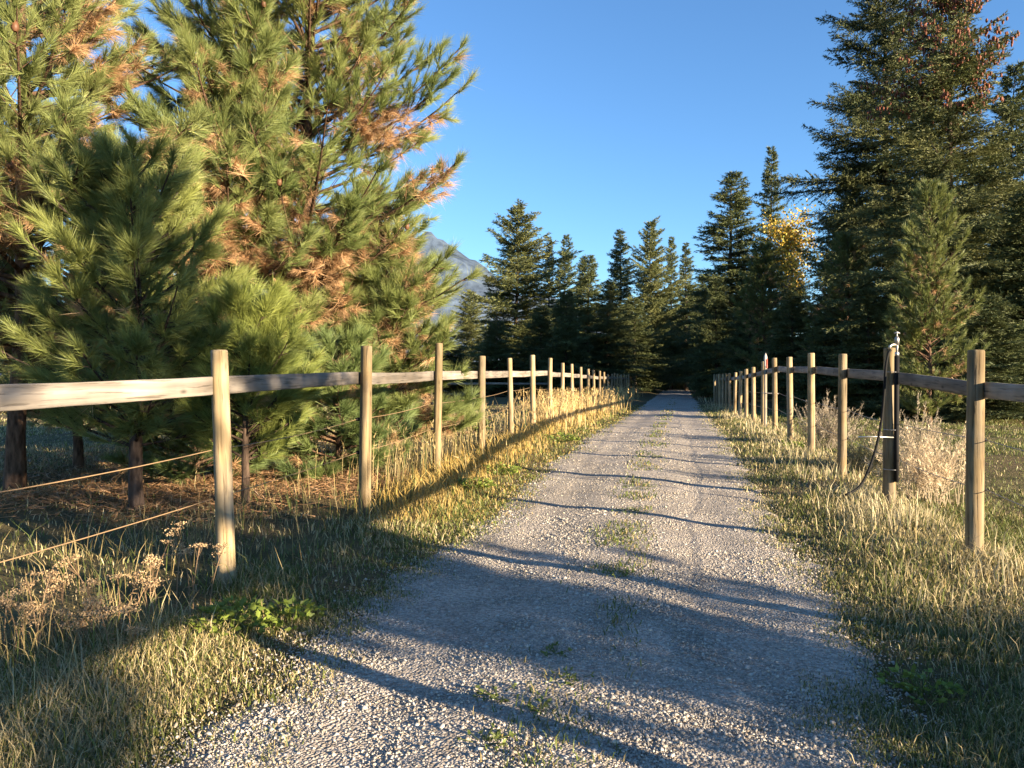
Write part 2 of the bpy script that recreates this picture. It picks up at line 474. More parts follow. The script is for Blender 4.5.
def fir_tree(seed, H, R, base=.06, gap=.42, nb=6, blade=.24, bw=.045, dens=11, droop=.35, rag=.25, power=.8, up=.6,
             green=(.030, .046, .018), alt=(.05, .062, .022), r0=None, cones=False, twig=.34):
    """a conifer of many small sprays: returns meshes for trunk, limbs, crown"""
    rng = np.random.default_rng(seed)
    gt, gc = Geo(), Geo(); gl = gt
    axis = trunk_tube(gt, H, r0 or H * .011, rng, col=(.065, .047, .036))
    TP, TD, TL, TC = [], [], [], []
    z = H * base
    lop = rng.uniform(0, 2 * np.pi); ph = rng.uniform(0, 6.28, 6)
    while z < H * .99:
        f = (z - H * base) / (H * (1 - base))
        for _ in range(max(3, int(nb * (1 - .35 * f)))):
            az = rng.uniform(0, 2 * np.pi)
            prof = (1 - f) ** power * min(1, .55 + f * 3.2)
            lump = 1 + rag * (.45 * math.sin(3.1 * z + ph[0] + 1.3 * math.sin(az + ph[1])) + .45 * math.sin(2 * az + 1.7 * z + ph[2]) + .35 * math.sin(.9 * z - az + ph[3]))
            L = R * prof * rng.uniform(1 - rag * 1.5, 1 + rag) * lump * (1 + .14 * math.cos(az - lop)) + .12
            zz = z + rng.uniform(-.2, .2) * gap
            a = -.12 + (up + .12) * f ** 1.3 + rng.normal(0, .09); b = -droop * (1 - f) * .6; c = .22 * droop
            h = np.array([math.cos(az), math.sin(az)]); o = axis(zz)
            def pos(t):
                return np.stack([o[0] + h[0] * L * t, o[1] + h[1] * L * t, zz + L * (a * t + b * t * t + c * t ** 3)], -1)
            if L > .5:
                tube(gl, pos(np.linspace(0, .85, 5)), np.linspace(.006 + .008 * L, .005, 5), (.05, .037, .028), 4)
            nt = int(L * dens) + 9
            t = rng.uniform(.04, 1, nt) ** .8
            p = pos(t)
            sg = rng.choice([-1, 1], nt); ang = az + sg * rng.uniform(.35, 1.25, nt)
            d = np.stack([np.cos(ang), np.sin(ang), rng.normal(-.12 - .25 * droop, .2, nt) + .5 * f], 1)
            lt = (.2 + twig * L * (1 - t) ** .8) * rng.uniform(.6, 1.25, nt)
            lt = np.minimum(lt, 1.3)
            mixv = rng.uniform(0, 1) * .7 + rng.uniform(0, 1, nt) * .3
            col = np.array(green)[None] * (1 - mixv[:, None]) + np.array(alt)[None] * mixv[:, None]
            TP.append(p); TD.append(unit(d)); TL.append(lt); TC.append(col * rng.uniform(.8, 1.2))
            if cones and f > .62 and rng.random() < .95:
                m = rng.integers(10, 26); tc = rng.uniform(.5, 1.02, m); pc = pos(tc) + rng.normal(0, .12, (m, 3))
                for q in pc:
                    ln = rng.uniform(.13, .23); w = ln * .27
                    tube(gc, [q, q - [0, 0, ln * .3], q - [0, 0, ln * .75], q - [0, 0, ln]], [w * .4, w, w * .85, .01], np.array([.17, .058, .032]) * rng.uniform(.7, 1.3), 5)
        z += gap * rng.uniform(.75, 1.25) * (1 - .35 * f)
    P = np.concatenate(TP); D = np.concatenate(TD); Lt = np.concatenate(TL); K = np.concatenate(TC)
    cnt = np.maximum(2, np.ceil(Lt / blade * 3.1)).astype(int)
    idx = np.repeat(np.arange(len(P)), cnt)
    n = len(idx)
    s = rng.uniform(0, 1, n)
    p = P[idx] + D[idx] * (Lt[idx] * s)[:, None]; p[:, 2] -= .12 * (Lt[idx] * s) ** 2
    d = unit(D[idx] + rng.normal(0, .42, (n, 3)))
    spikes(gc, p, d, blade * rng.uniform(.6, 1.35, n), bw * rng.uniform(.6, 1.4, n), K[idx] * rng.uniform(.75, 1.25, (n, 1)), rng)
    parts = [('trunk', gt.mesh('fir_trunk', M_BARK, True)), ('crown', gc.mesh('fir_crown', M_FIR))]
    return parts

def pine_tree(seed, H, R, base=.12, gap=.42, nb=6, per=84, nl=.20, nw=.0058, dens=7.0, rag=.25, power=.62, lean=(0, 0),
              green=(.060, .085, .026), alt=(.105, .125, .035), brown=.12, r0=None, barkc=(.115, .07, .047), cones=True,
              rise=.35, low=.6, thin=None):
    """a long needled pine: whorls of rising boughs, twigs that end in bottle brushes of needles"""
    rng = np.random.default_rng(seed)
    gt, gc, gb = Geo(), Geo(), Geo(); gl = gt
    axis = trunk_tube(gt, H, r0 or H * .0125, rng, lean, col=barkc)
    TP, TD, TF, TK = [], [], [], []
    z = H * base
    while z < H * .985:
        f = (z - H * base) / (H * (1 - base))
        keep = 1.0 if thin is None else thin(f)
        for _ in range(max(3, int(nb * (1 - .3 * f)))):
            if rng.random() > keep: continue
            az = rng.uniform(0, 2 * np.pi)
            prof = (1 - f) ** power * min(1, low + f * 2.2)
            L = R * prof * rng.uniform(1 - 1.5 * rag, 1 + rag) + .12
            zz = z + rng.uniform(-.5, .5) * gap
            a = -.05 + rise * rng.uniform(.5, 1.2) + .5 * f; b = -.25 * (1 - f); c = .28
            h = np.array([math.cos(az), math.sin(az)]); o = axis(zz)
            def pos(t):
                return np.stack([o[0] + h[0] * L * t, o[1] + h[1] * L * t, zz + L * (a * t + b * t * t + c * t ** 3)], -1)
            tube(gl, pos(np.linspace(0, 1, 7)), np.linspace(.010 + .011 * L, .006, 7), np.array(barkc) * .8, 5)
            nt = int(L * dens) + 5
            t = np.concatenate([rng.uniform(.12, 1, nt) ** .8, [1.0, .97]])
            p0 = pos(t); n = len(t)
            sg = rng.choice([-1, 1], n); ang = az + sg * rng.uniform(.2, 1.15, n) * (1 - .5 * (t > .95))
            d = unit(np.stack([np.cos(ang), np.sin(ang), rng.normal(.35, .28, n) + .4 * f], 1))
            lt = (.08 + .34 * L * (1 - t) ** .7) * rng.uniform(.55, 1.25, n); lt = np.clip(lt, .06, .85)
            p1 = p0 + d * lt[:, None]; p1[:, 2] += .10 * lt
            bm = rng.uniform(0, 1)
            for q in range(n):
                if lt[q] > .12:
                    tube(gl, [p0[q], .5 * (p0[q] + p1[q]) - [0, 0, .02], p1[q]], [.007, .006, .004], np.array(barkc) * .85, 3)
            m = .6 * bm + .4 * rng.uniform(0, 1, n)
            K = np.array(green)[None] * (1 - m[:, None]) + np.array(alt)[None] * m[:, None]
            dt = unit(d + [0, 0, .35])
            TP.append(p1); TD.append(dt); TF.append(t); TK.append(K)
            mid = lt > .22                                             # a second brush half way down the twig
            if mid.any():
                TP.append(p0[mid] + d[mid] * (lt[mid] * rng.uniform(.4, .7, mid.sum()))[:, None]); TD.append(unit(d[mid] + rng.normal(0, .5, (mid.sum(), 3)) + [0, 0, .2])); TF.append(t[mid] * .8); TK.append(K[mid])
        z += gap * rng.uniform(.75, 1.25) * (1 - .3 * f)
    P = np.concatenate(TP); D = np.concatenate(TD); F = np.concatenate(TF); K = np.concatenate(TK)
    cl = .5 + .5 * vn3(P[:, 0] + .7 * P[:, 2], P[:, 1] - .8 * P[:, 2], .55)
    dry = (rng.random(len(P)) < brown * 6.5 * smooth(.56, .74, cl) * np.clip(1.25 - F, 0, 1)) & (F < .92)
    LS = np.clip(rng.normal(1, .2, len(P)), .55, 1.45)
    def brush(g, sel, spread, drop, cols, k, ln):
        idx = np.repeat(np.nonzero(sel)[0], k); n = len(idx)
        if n == 0: return
        th = np.abs(rng.normal(0, spread, n)); ph = rng.uniform(0, 2 * np.pi, n)
        d0 = D[idx]; ref = unit(np.cross(d0, np.array([.31, .2, .93]))); ref2 = np.cross(d0, ref)
        d = d0 * np.cos(th)[:, None] + (ref * np.cos(ph)[:, None] + ref2 * np.sin(ph)[:, None]) * np.sin(th)[:, None]
        d[:, 2] -= drop; d = unit(d)
        o = P[idx] - d0 * rng.uniform(0, .13, n)[:, None]
        spikes(g, o, d, ln * LS[idx] * rng.uniform(.65, 1.2, n), nw * rng.uniform(.7, 1.3, n), cols[idx] * rng.uniform(.75, 1.25, (n, 1)), rng)
    brush(gc, ~dry, .43, .03, K, per, nl)
    KB = np.array([.46, .29, .155])[None] * rng.uniform(.7, 1.35, (len(P), 1)) * np.array([1, 1, 1])[None]
    brush(gb, dry, .75, .55, KB, int(per * .9), nl * 1.05)
    if cones:
        for q in rng.choice(np.nonzero(F > .8)[0], min(26, int((F > .8).sum())), replace=False):
            c = P[q] - D[q] * .12; w = .04
            tube(gc, [c - [0, 0, .05], c - [0, 0, .02], c + [0, 0, .03], c + [0, 0, .06]], [.02, w, w * .85, .008], (.16, .075, .04), 6)
    parts = [('trunk', gt.mesh('pine_trunk', M_BARK, True)), ('crown', gc.mesh('pine_crown', M_NEEDLE))]
    if dry.any():
        parts.append(('brown_needles', gb.mesh('pine_brown_needles', M_NEEDLE)))
    return parts

def plant_tree(name, parts, x, y, label, cat='tree', rz=0, scale=(1, 1, 1), group=None, sink=.0):
    r = thing(name, label, cat, (x, y, gz(x, y) - sink), rz, group)
    r.scale = scale
    for pn, me in parts:
        link(pn, me, r)
    return r

# --- the near pines beyond the left fence, each with its own branching
NEAR = 'pines growing beyond the left fence'
plant_tree('pine_tree', pine_tree(11, 11.0, 2.55, base=0.12, gap=0.33, nb=10, brown=0.2, dens=8.5, rag=0.28, green=(0.151, 0.203, 0.062), alt=(0.293, 0.314, 0.103), power=.62, low=0.8, r0=.10),
           px(300, 12.3), 12.3, 'largest broad pine with many rusty needle clumps, nearest the lane behind the fence', 'pine tree', group=NEAR)
plant_tree('pine_tree', pine_tree(12, 9.8, 1.8, base=0.16, gap=0.38, nb=8, brown=0.18, dens=7.5, green=(0.151, 0.203, 0.069), alt=(0.277, 0.306, 0.103), thin=lambda f: .85 if f < .55 else .6, r0=.08, low=.8),
           px(226, 11.2), 11.2, 'thin pine with its bare trunk showing through a sparse crown', 'pine tree', group=NEAR)
plant_tree('pine_tree', pine_tree(13, 9.4, 2.3, base=0.17, gap=0.34, nb=9, brown=0.16, dens=7.5, green=(0.167, 0.211, 0.069), alt=(0.302, 0.325, 0.116), r0=.10, low=.75),
           px(14, 9.6), 9.6, 'yellowish tall pine with a thick dark trunk at the left edge', 'pine tree', group=NEAR)
plant_tree('pine_tree', pine_tree(14, 3.55, 1.25, base=0.2, gap=.22, nb=8, brown=0.017, dens=8.5, green=(.17, .205, .066), alt=(.275, .30, .085), rise=.5, r0=.065, cones=False, per=84, barkc=(.07, .05, .04), low=0.7),
           px(138, 8.2), 8.2, 'young bluish green pine with upswept brushes and a slim trunk, above the left rail', 'pine tree', group=NEAR)
plant_tree('pine_tree', pine_tree(15, 2.1, .68, base=.25, gap=.17, nb=7, brown=0.011, dens=11, green=(.19, .235, .062), alt=(.29, .32, .08), rise=.6, r0=.035, cones=False, barkc=(.08, .055, .04)),
           px(246, 8.3), 8.3, 'small bright green pine sapling right behind the first left post', 'pine tree', group=NEAR)
plant_tree('pine_tree', pine_tree(16, 4.2, 1.15, base=0.12, gap=.26, nb=9, brown=0.132, dens=9, green=(0.151, 0.199, 0.062), alt=(0.262, 0.296, 0.096), r0=.045, cones=False, low=.9),
           px(386, 12.0), 12.0, 'low spreading pine at the foot of the largest pine', 'pine tree', group=NEAR)
plant_tree('pine_tree', pine_tree(17, 5.2, 1.5, base=0.14, gap=0.34, nb=8, brown=0.088, dens=8, green=(0.142, 0.199, 0.075), alt=(0.242, 0.285, 0.109), r0=.06, cones=False, low=.85),
           px(78, 11.5), 11.5, 'middle sized pine half hidden behind the young bluish pine', 'pine tree', group=NEAR)
plant_tree('pine_tree', pine_tree(18, 6.2, 1.6, base=0.12, gap=0.36, nb=7, brown=0.132, dens=8, green=(0.142, 0.194, 0.069), alt=(0.242, 0.279, 0.096), r0=.06, cones=False, low=.8),
           px(180, 13.2), 13.2, 'pine deep between the thin pine and the young bluish pine', 'pine tree', group=NEAR)
plant_tree('pine_tree', pine_tree(19, 1.7, .8, base=.02, gap=.2, nb=8, brown=0.055, dens=9, green=(0.131, 0.188, 0.069), alt=(0.222, 0.274, 0.088), r0=.03, cones=False, low=.95),
           px(338, 10.6), 10.6, 'knee high bushy pine left of the second left post', 'pine tree', group=NEAR)
plant_tree('pine_tree', pine_tree(20, 1.7, .85, base=.02, gap=.2, nb=8, brown=0.066, dens=9, green=(0.121, 0.177, 0.069), alt=(0.202, 0.257, 0.088), r0=.03, cones=False, low=.95),
           px(196, 10.2), 10.2, 'bushy low pine between the slim trunk and the first left post', 'pine tree', group=NEAR)

# --- prototypes for the woods
FG, FA = (.066, .088, .036), (.118, .132, .048)
FIR = [fir_tree(31, 18, 3.6, gap=.42, nb=10, droop=.45, blade=.21, bw=.052, dens=16, rag=.32, green=FG, alt=FA),
       fir_tree(32, 19, 2.9, gap=.45, nb=10, droop=.3, power=.88, rag=.36, blade=.21, bw=.052, dens=16, green=FG, alt=FA),
       fir_tree(33, 10, 2.3, gap=.28, nb=10, droop=.25, blade=.16, bw=.042, dens=18, rag=.3, green=FG, alt=FA)]
LOOSE = fir_tree(34, 18, 4.2, base=.05, gap=.46, nb=11, droop=.15, rag=.42, power=.62, blade=.22, bw=.062, dens=15, up=.8, green=(.09, .11, .04), alt=(.17, .172, .06))
BIG = fir_tree(35, 26, 5.0, base=.04, gap=.45, nb=12, droop=.4, rag=.52, power=.62, blade=.16, bw=.042, dens=18, green=(.056, .074, .03), alt=(.108, .115, .042))
SPRUCE = fir_tree(36, 21, 4.2, base=.05, gap=.46, nb=11, droop=.55, rag=.44, power=.7, blade=.145, bw=.036, dens=20, up=.75, green=(.08, .1, .038), alt=(.155, .158, .054), cones=True)
MIDPINE = [pine_tree(37, 7.2, 1.5, base=.06, gap=.28, nb=7, per=28, nw=.015, brown=.03, dens=10, green=(.13, .165, .052), alt=(.225, .24, .072), cones=False, rise=.6, r0=.06),
           pine_tree(38, 9.0, 1.9, base=.06, gap=.34, nb=7, per=22, nw=.022, nl=.22, brown=.05, dens=9, green=(.10, .13, .044), alt=(.18, .195, .062), cones=False, r0=.07)]
PROTO_H = {id(FIR[0]): (18, 3.2), id(FIR[1]): (19, 2.6), id(FIR[2]): (10, 2.2), id(LOOSE): (18, 4.2), id(BIG): (26, 5.0), id(SPRUCE): (21, 4.2), id(MIDPINE[0]): (7.2, 1.5), id(MIDPINE[1]): (9.0, 1.9)}
trng = random.Random(4)
def wood_tree(name, proto, pc, d, top, hw, label, group, cat='conifer', xy=None, H=None, R=None):
    x, y = xy if xy else (px(pc, d), d)
    H = H or (378 - top) / FPX * d + 1.5
    R = R or hw / FPX * d
    h0, r0 = PROTO_H[id(proto)]
    return plant_tree(name, proto, x, y, label, cat, trng.uniform(0, 6.28), (R / r0, R / r0, H / h0), group)

G1, G2, G3 = 'conifers at the far end of the lane', 'trees of the wood on the right', 'dark lower conifers in front of the far trees'
wood_tree('conifer_tree', LOOSE, 515, 72, 208, 52, 'broad olive conifer with knobbly outline just right of the mountain', G1)
wood_tree('conifer_tree', FIR[1], 549, 88, 236, 15, 'very slim fir touching the right side of the broad olive conifer', G1)
wood_tree('conifer_tree', FIR[0], 566, 86, 234, 22, 'slender fir second to the right of the broad olive conifer', G1)
wood_tree('conifer_tree', FIR[2], 588, 66, 256, 32, 'short dark fir with a low top left of the road', G1)
wood_tree('conifer_tree', FIR[0], 618, 92, 230, 27, 'tall fir above the end of the left fence', G1)
wood_tree('conifer_tree', LOOSE, 651, 88, 222, 30, 'brownish tallest conifer straight above the far road', G1)
wood_tree('conifer_tree', FIR[1], 671, 96, 236, 18, 'narrow fir just right of the brownish tallest conifer', G1)
wood_tree('conifer_tree', FIR[1], 686, 90, 242, 20, 'slim fir at the right end of the far row, beside the dark wood', G1)
wood_tree('conifer_tree', LOOSE, 472, 84, 292, 26, 'low conifer between the big pine and the broad olive conifer', G1)

for pc, d, top, hw, pr, lab in [
    (497, 60, 322, 30, FIR[2], 'low dark conifer under the broad olive conifer'),
    (541, 61, 305, 30, FIR[2], 'low dark conifer below the slim fir'),
    (566, 58, 292, 30, FIR[2], 'dark rounded conifer left of the short dark fir'),
    (606, 63, 280, 34, FIR[0], 'dark conifer in front of the tall fir above the left fence'),
    (634, 74, 300, 34, FIR[2], 'dark conifer overhanging the left side of the far road'),
    (655, 112, 292, 42, FIR[0], 'dark conifer behind the bend of the road'),
    (690, 116, 285, 40, FIR[0], 'dark conifer closing off the end of the road'),
    (708, 80, 290, 34, FIR[2], 'dark conifer overhanging the right side of the far road'),
    (530, 66, 322, 42, LOOSE, 'wide low conifer under the two slim firs'), (584, 70, 312, 42, LOOSE, 'wide low conifer in front of the short dark fir'),
    (626, 80, 316, 40, LOOSE, 'wide low conifer left of the vanishing road'), (668, 100, 312, 44, LOOSE, 'wide low conifer straight behind the vanishing road'),
    (440, 62, 330, 40, FIR[2], 'low dark conifer seen under the boughs of the largest pine')]:
    wood_tree('conifer_tree', pr, pc, d, top, hw, lab, G3)
for pc, d, top, hw, lab in [(380, 58, 318, 50, 'dark conifer behind the third left post'), (290, 52, 300, 50, 'dark conifer behind the gap between the first two left posts'),
                            (190, 46, 290, 50, 'dark conifer far behind the small pine sapling'), (95, 42, 270, 50, 'dark conifer far behind the young bluish pine'), (10, 40, 280, 50, 'dark conifer at the left edge behind the yellowish pine')]:
    wood_tree('conifer_tree', FIR[2], pc, d, top, hw, lab, 'dark conifers behind the left pines')

wood_tree('conifer_tree', BIG, 886, 42, -100, 82, 'huge shaggy fir running out of the top of the picture', G2)
wood_tree('conifer_tree', SPRUCE, 952, 34, -40, 100, 'big spruce with red brown cones massed in its top', G2)
wood_tree('pine_tree', MIDPINE[0], 930, 24, 192, 46, 'sunlit young pine in front of the big spruce', G2, 'pine tree')
wood_tree('conifer_tree', FIR[0], 735, 62, 168, 54, 'dark fir at the left edge of the right wood', G2)
wood_tree('conifer_tree', FIR[1], 770, 70, 144, 27, 'pointed fir rising above the yellow tree', G2)
wood_tree('pine_tree', MIDPINE[1], 762, 45, 246, 34, 'light green pine below the yellow tree', G2, 'pine tree')
wood_tree('conifer_tree', LOOSE, 848, 46, 165, 38, 'bushy conifer at the left foot of the huge shaggy fir', G2)
wood_tree('pine_tree', MIDPINE[1], 846, 37, 236, 42, 'dark young pine between the yellow tree and the sunlit young pine', G2, 'pine tree')
wood_tree('conifer_tree', FIR[0], 1012, 41, 60, 60, 'dark tall conifer behind the big spruce at the right edge', G2)
wood_tree('conifer_tree', FIR[2], 1030, 30, 190, 75, 'dense dark conifer cut by the right edge of the picture', G2)
for pc, d, top, hw, lab in [(716, 56, 278, 30, 'small dark fir beside the far right fence posts'), (792, 41, 290, 38, 'small dark fir under the yellow tree'),
                            (868, 33, 285, 45, 'small dark fir left of the sunlit young pine'), (985, 28, 292, 55, 'small dark fir right of the sunlit young pine'),
                            (905, 38, 285, 50, 'dark fir hidden behind the sunlit young pine'), (825, 36, 315, 40, 'lowest dark fir behind the middle right posts'),
                            (750, 52, 300, 34, 'low dark fir behind the far right posts'), (952, 30, 330, 50, 'lowest dark fir at the feet of the big spruce')]:
    wood_tree('conifer_tree', FIR[2], pc, d, top, hw, lab, G2)

for pc, d, H in [(838, 70, 16), (792, 80, 14), (1010, 62, 17), (700, 104, 15), (745, 92, 15), (975, 52, 16), (1003, 90, 19), (1015, 80, 18), (962, 84, 18)]:
    wood_tree('conifer_tree', FIR[0], pc, d, 0, 0, 'dark conifer deep inside the right wood, mostly hidden by nearer trees', 'trees deep inside the right wood', xy=(px(pc, d), d), H=H, R=3.6)

# --- trees beside and behind the camera that shade the lane (outside the picture)
SH = 'sheltering conifers beside the right field'
for x, y, H, R, pr in [(33, 37, 15, 3.2, FIR[0]), (35, 25, 13, 3.0, FIR[0]), (38, 34, 17, 3.5, LOOSE), (43, 28, 16, 3.4, FIR[0]), (36, 42, 17, 3.4, FIR[1]),
                       (46, 40, 14, 3.2, FIR[0]), (52, 34, 18, 3.6, LOOSE), (50, 50, 19, 3.6, FIR[0]), (58, 46, 19, 3.8, FIR[0]), (63, 42, 20, 3.8, FIR[0]), (57, 38, 19, 3.6, FIR[0]), (50, 57, 20, 3.8, FIR[0]), (47, 52, 19, 3.6, FIR[0]), (54, 62, 20, 3.8, FIR[0]), (58, 68, 20, 3.8, FIR[0]), (60, 75, 20, 3.8, FIR[0]), (64, 82, 21, 4.0, FIR[0])]:
    wood_tree('conifer_tree', pr, 0, 0, 0, 0, 'tall conifer of the wood edge to the right of the field', SH, xy=(x, y), H=H, R=R)
SHP = 'field pines to the right of the lane'
for x, y, H, R, pr in [(11.2, -3.0, 7.8, 1.35, MIDPINE[0]), (12.1, -8.5, 6.6, 2.2, MIDPINE[0])]:
    wood_tree('pine_tree', pr, 0, 0, 0, 0, 'young pine in the field to the right of the lane', SHP, 'pine tree', xy=(x, y), H=H, R=R)

def yellow_tree():
    rng = np.random.default_rng(8)
    d = 60.0; x = px(791, d); H = 15.0
    r = thing('deciduous_tree', 'yellow leaved deciduous tree glowing among the dark conifers', 'tree', (x, d, gz(x, d)), 0, G2)
    gt, gc = Geo(), Geo(); gl = gt
    axis = trunk_tube(gt, H * .9, .13, rng, col=(.3, .27, .22))
    for _ in range(70):
        z = rng.uniform(.52, .88) * H; az = rng.uniform(0, 6.28); L = rng.uniform(.7, 3.4) * (1.25 - z / H)**.5
        o = axis(z); t = np.linspace(0, 1, 5)
        P = np.stack([o[0] + np.cos(az) * L * t, o[1] + np.sin(az) * L * t, z + L * .9 * t], 1)
        tube(gl, P, np.linspace(.035, .006, 5), (.22, .19, .15), 4)
        n = 60
        q = P[rng.integers(1, 5, n)] + rng.normal(0, .3, (n, 3))
        c = np.array([.66, .45, .07])[None] * rng.uniform(.6, 1.3, (n, 1)); g = rng.random(n) < .2; c[g] = [.22, .24, .05]
        leaves(gc, q, unit(rng.normal(size=(n, 3)) + [0, 0, -.5]), rng.uniform(.16, .26, n), rng.uniform(.12, .2, n), c, rng)
    link('trunk', gt.mesh('yellow_trunk', M_BARK, True), r); link('crown', gc.mesh('yellow_crown', M_LEAF), r)
yellow_tree()

# ------------------------------------------------------------------ fences
def post_mesh(rng, h, r, name='post'):
    g = Geo(); n = 14
    zs = np.concatenate([[-.3, 0], np.linspace(.12, h - .03, 9), [h - .012, h]])
    a = np.linspace(0, 2 * np.pi, n, endpoint=False)
    lob = 1 + .035 * np.sin(a * 2 + rng.uniform(0, 6)) + .02 * np.sin(a * 3 + rng.uniform(0, 6))
    V = []
    for i, z in enumerate(zs):
        rr = r * (1.05 - .09 * max(z, 0) / h) * lob * (1 + rng.normal(0, .012, n))
        if i == len(zs) - 1: rr = rr * .90
        V.append(np.stack([np.cos(a) * rr, np.sin(a) * rr, np.full(n, z)], 1))
    V = np.concatenate(V + [np.array([[0, 0, h + .004]])]); m = len(zs)
    i = np.arange(m - 1)[:, None] * n; j = np.arange(n)[None, :]; k = (j + 1) % n
    A = (i + j).ravel(); B = (i + k).ravel(); D = (i + n + k).ravel(); E = (i + n + j).ravel()
    T = np.concatenate([np.stack([A, B, D], 1), np.stack([A, D, E], 1), np.stack([(m - 1) * n + np.arange(n), (m - 1) * n + (np.arange(n) + 1) % n, np.full(n, m * n)], 1)])
    g.add(V, T, (.4, .3, .2))
    return g.mesh(name, M_POST, True)

def rail_mesh(rng, L, hgt=.125, th=.042):
    """a board along +Y, a little wavy, with worn edges"""
    g = Geo(); k = 14
    ys = np.linspace(0, L, k)
    e = .006
    prof = [(-th / 2 + e, -hgt / 2), (th / 2 - e, -hgt / 2), (th / 2, -hgt / 2 + e), (th / 2, hgt / 2 - e), (th / 2 - e, hgt / 2), (-th / 2 + e, hgt / 2), (-th / 2, hgt / 2 - e), (-th / 2, -hgt / 2 + e)]
    n = len(prof); sag = rng.uniform(-.012, .012); bow = rng.uniform(-.008, .008)
    V = []
    for y in ys:
        t = y / L; dz = sag * 4 * t * (1 - t); dx = bow * 4 * t * (1 - t)
        w = 1 + rng.normal(0, .015)
        V += [(x + dx, y, z * w + dz) for x, z in prof]
    V += [(0, 0, 0), (0, L, 0)]
    i = np.arange(k - 1)[:, None] * n; j = np.arange(n)[None, :]; q = (j + 1) % n
    A = (i + j).ravel(); B = (i + q).ravel(); D = (i + n + q).ravel(); E = (i + n + j).ravel()
    j = np.arange(n); q = (j + 1) % n
    T = np.concatenate([np.stack([A, D, B], 1), np.stack([A, E, D], 1), np.stack([j, q, np.full(n, k * n)], 1), np.stack([(k - 1) * n + q, (k - 1) * n + j, np.full(n, k * n + 1)], 1)])
    g.add(V, T, (.3, .3, .3))
    return g.mesh('rail', M_RAIL)

def add_rail(rng, root, p0, p1, **kw):
    p0 = np.array(p0); p1 = np.array(p1); d = p1 - p0; L = float(np.linalg.norm(d))
    o = link('rail', rail_mesh(rng, L, **kw), root)
    o.location = p0
    o.rotation_euler = (math.asin(d[2] / L), 0, math.atan2(-d[0], d[1]))
    return o

def build_fence(label, pts, tops, rz, side, rrad, wires, seed, skip=(), near=9):
    rng = np.random.default_rng(seed)
    root = thing('wooden_fence', label, 'fence', (0, 0, 0), 0, None)
    n = len(pts)
    for i, (x, y) in enumerate(pts):
        z0 = gz(x, y); r = rrad * rng.uniform(.92, 1.08)
        o = link('post', post_mesh(rng, tops[i] - z0, r), root, (x, y, z0))
        o.rotation_euler = (rng.normal(0, .014), rng.normal(0, .016), rng.uniform(0, 6))
        if i < near and wires:
            for h in wires:
                g = Geo(); c = np.array([side * .0, -.0, h])
                tube(g, [c + [side * (r - .01), 0, 0], c + [side * (r + .012), 0, 0], c + [side * (r + .03), 0, -.003]], [.018, .02, .012], (.012, .012, .013), 8, True)
                link('insulator', g.mesh('insulator', M_RUBBER, True), root, (x, y, z0))
    off = side * (rrad + .016)
    for i in range(n - 1):
        if i in skip: continue
        (xa, ya), (xb, yb) = pts[i], pts[i + 1]
        dx, dy = xb - xa, yb - ya; l = math.hypot(dx, dy); nx, ny = dy / l, -dx / l
        j0, j1 = rng.normal(0, .008, 2); g_ = .008 / l
        add_rail(rng, root, (xa + nx * off + dx * g_, ya + ny * off + dy * g_, rz[i] + j0), (xb + nx * off - dx * g_, yb + ny * off - dy * g_, rz[i + 1] + j1))
    for h in wires or ():
        P = []
        for i in range(n - 1):
            (xa, ya), (xb, yb) = pts[i], pts[i + 1]
            l = math.hypot(xb - xa, yb - ya); nx, ny = (yb - ya) / l, -(xb - xa) / l
            sg = rng.uniform(.01, .03)
            for t in np.linspace(0, 1, 7)[:-1]:
                x = xa + (xb - xa) * t + nx * side * (rrad + .022); y = ya + (yb - ya) * t + ny * side * (rrad + .022)
                P.append((x, y, (1 - t) * gz(xa, ya) + t * gz(xb, yb) + h - sg * 4 * t * (1 - t)))
        g = Geo(); tube(g, P, .0036, (.24, .16, .09) if side < 0 else (.2, .19, .18), 5)
        link('wire', g.mesh('fence_wire', M_PAINT, True), root)
    return root

SP = 2.44
# left fence
ly = [5.36 + SP * k for k in range(-2, 33)]
ltop_y = [5.36 + SP * k for k in range(0, 14)]
ltop = [1.695, 1.825, 1.966, 1.863, 1.893, 2.025, 2.02, 1.94, 1.953, 1.89, 1.85, 1.835, 1.815, 1.79]
rg = np.random.default_rng(3)
lp = [(-3.08 + .203 * y, y) for y in ly]
# beyond the straight, the left fence follows the bend
lt = [float(np.interp(y, ltop_y, ltop)) if y <= 37.5 else 1.75 + rg.uniform(-.06, .06) for y in ly]
lt[0] = 1.7; lt[1] = 1.68
lr = np.interp(ly, [2.9, 3.54, 5.36, 7.8, 10.24, 12.7, 17.6, 20, 22.4, 34.6, 60], [1.40, 1.408, 1.444, 1.50, 1.526, 1.55, 1.60, 1.63, 1.60, 1.52, 1.45])
build_fence('wooden post and rail fence before the tall pines, with two rusty wires', lp, lt, lr, -1, .057, (.95, .61), 41)
# right fence
ry = [6.2 + SP * k for k in range(-4, 17)]
rtop_y = [6.2 + SP * k for k in range(0, 12)]
rtop = [1.726, 1.84, 1.846, 1.94, 1.937, 1.98, 1.95, 1.83, 1.80, 1.756, 1.72, 1.71]
rp = [(2.43 + .21 * y, y) for y in ry]
rt = [float(np.interp(y, rtop_y, rtop)) for y in ry]
rr_ = np.interp(ry, [-4, 5, 6.2, 8.64, 11.1, 13.5, 18.4, 23, 30, 35, 45], [1.32, 1.35, 1.395, 1.50, 1.57, 1.64, 1.715, 1.61, 1.50, 1.46, 1.42])
build_fence('wooden post and rail fence carrying the standpipe, along the dark wood', rp, rt, rr_, 1, .064, (.95, .55), 42)
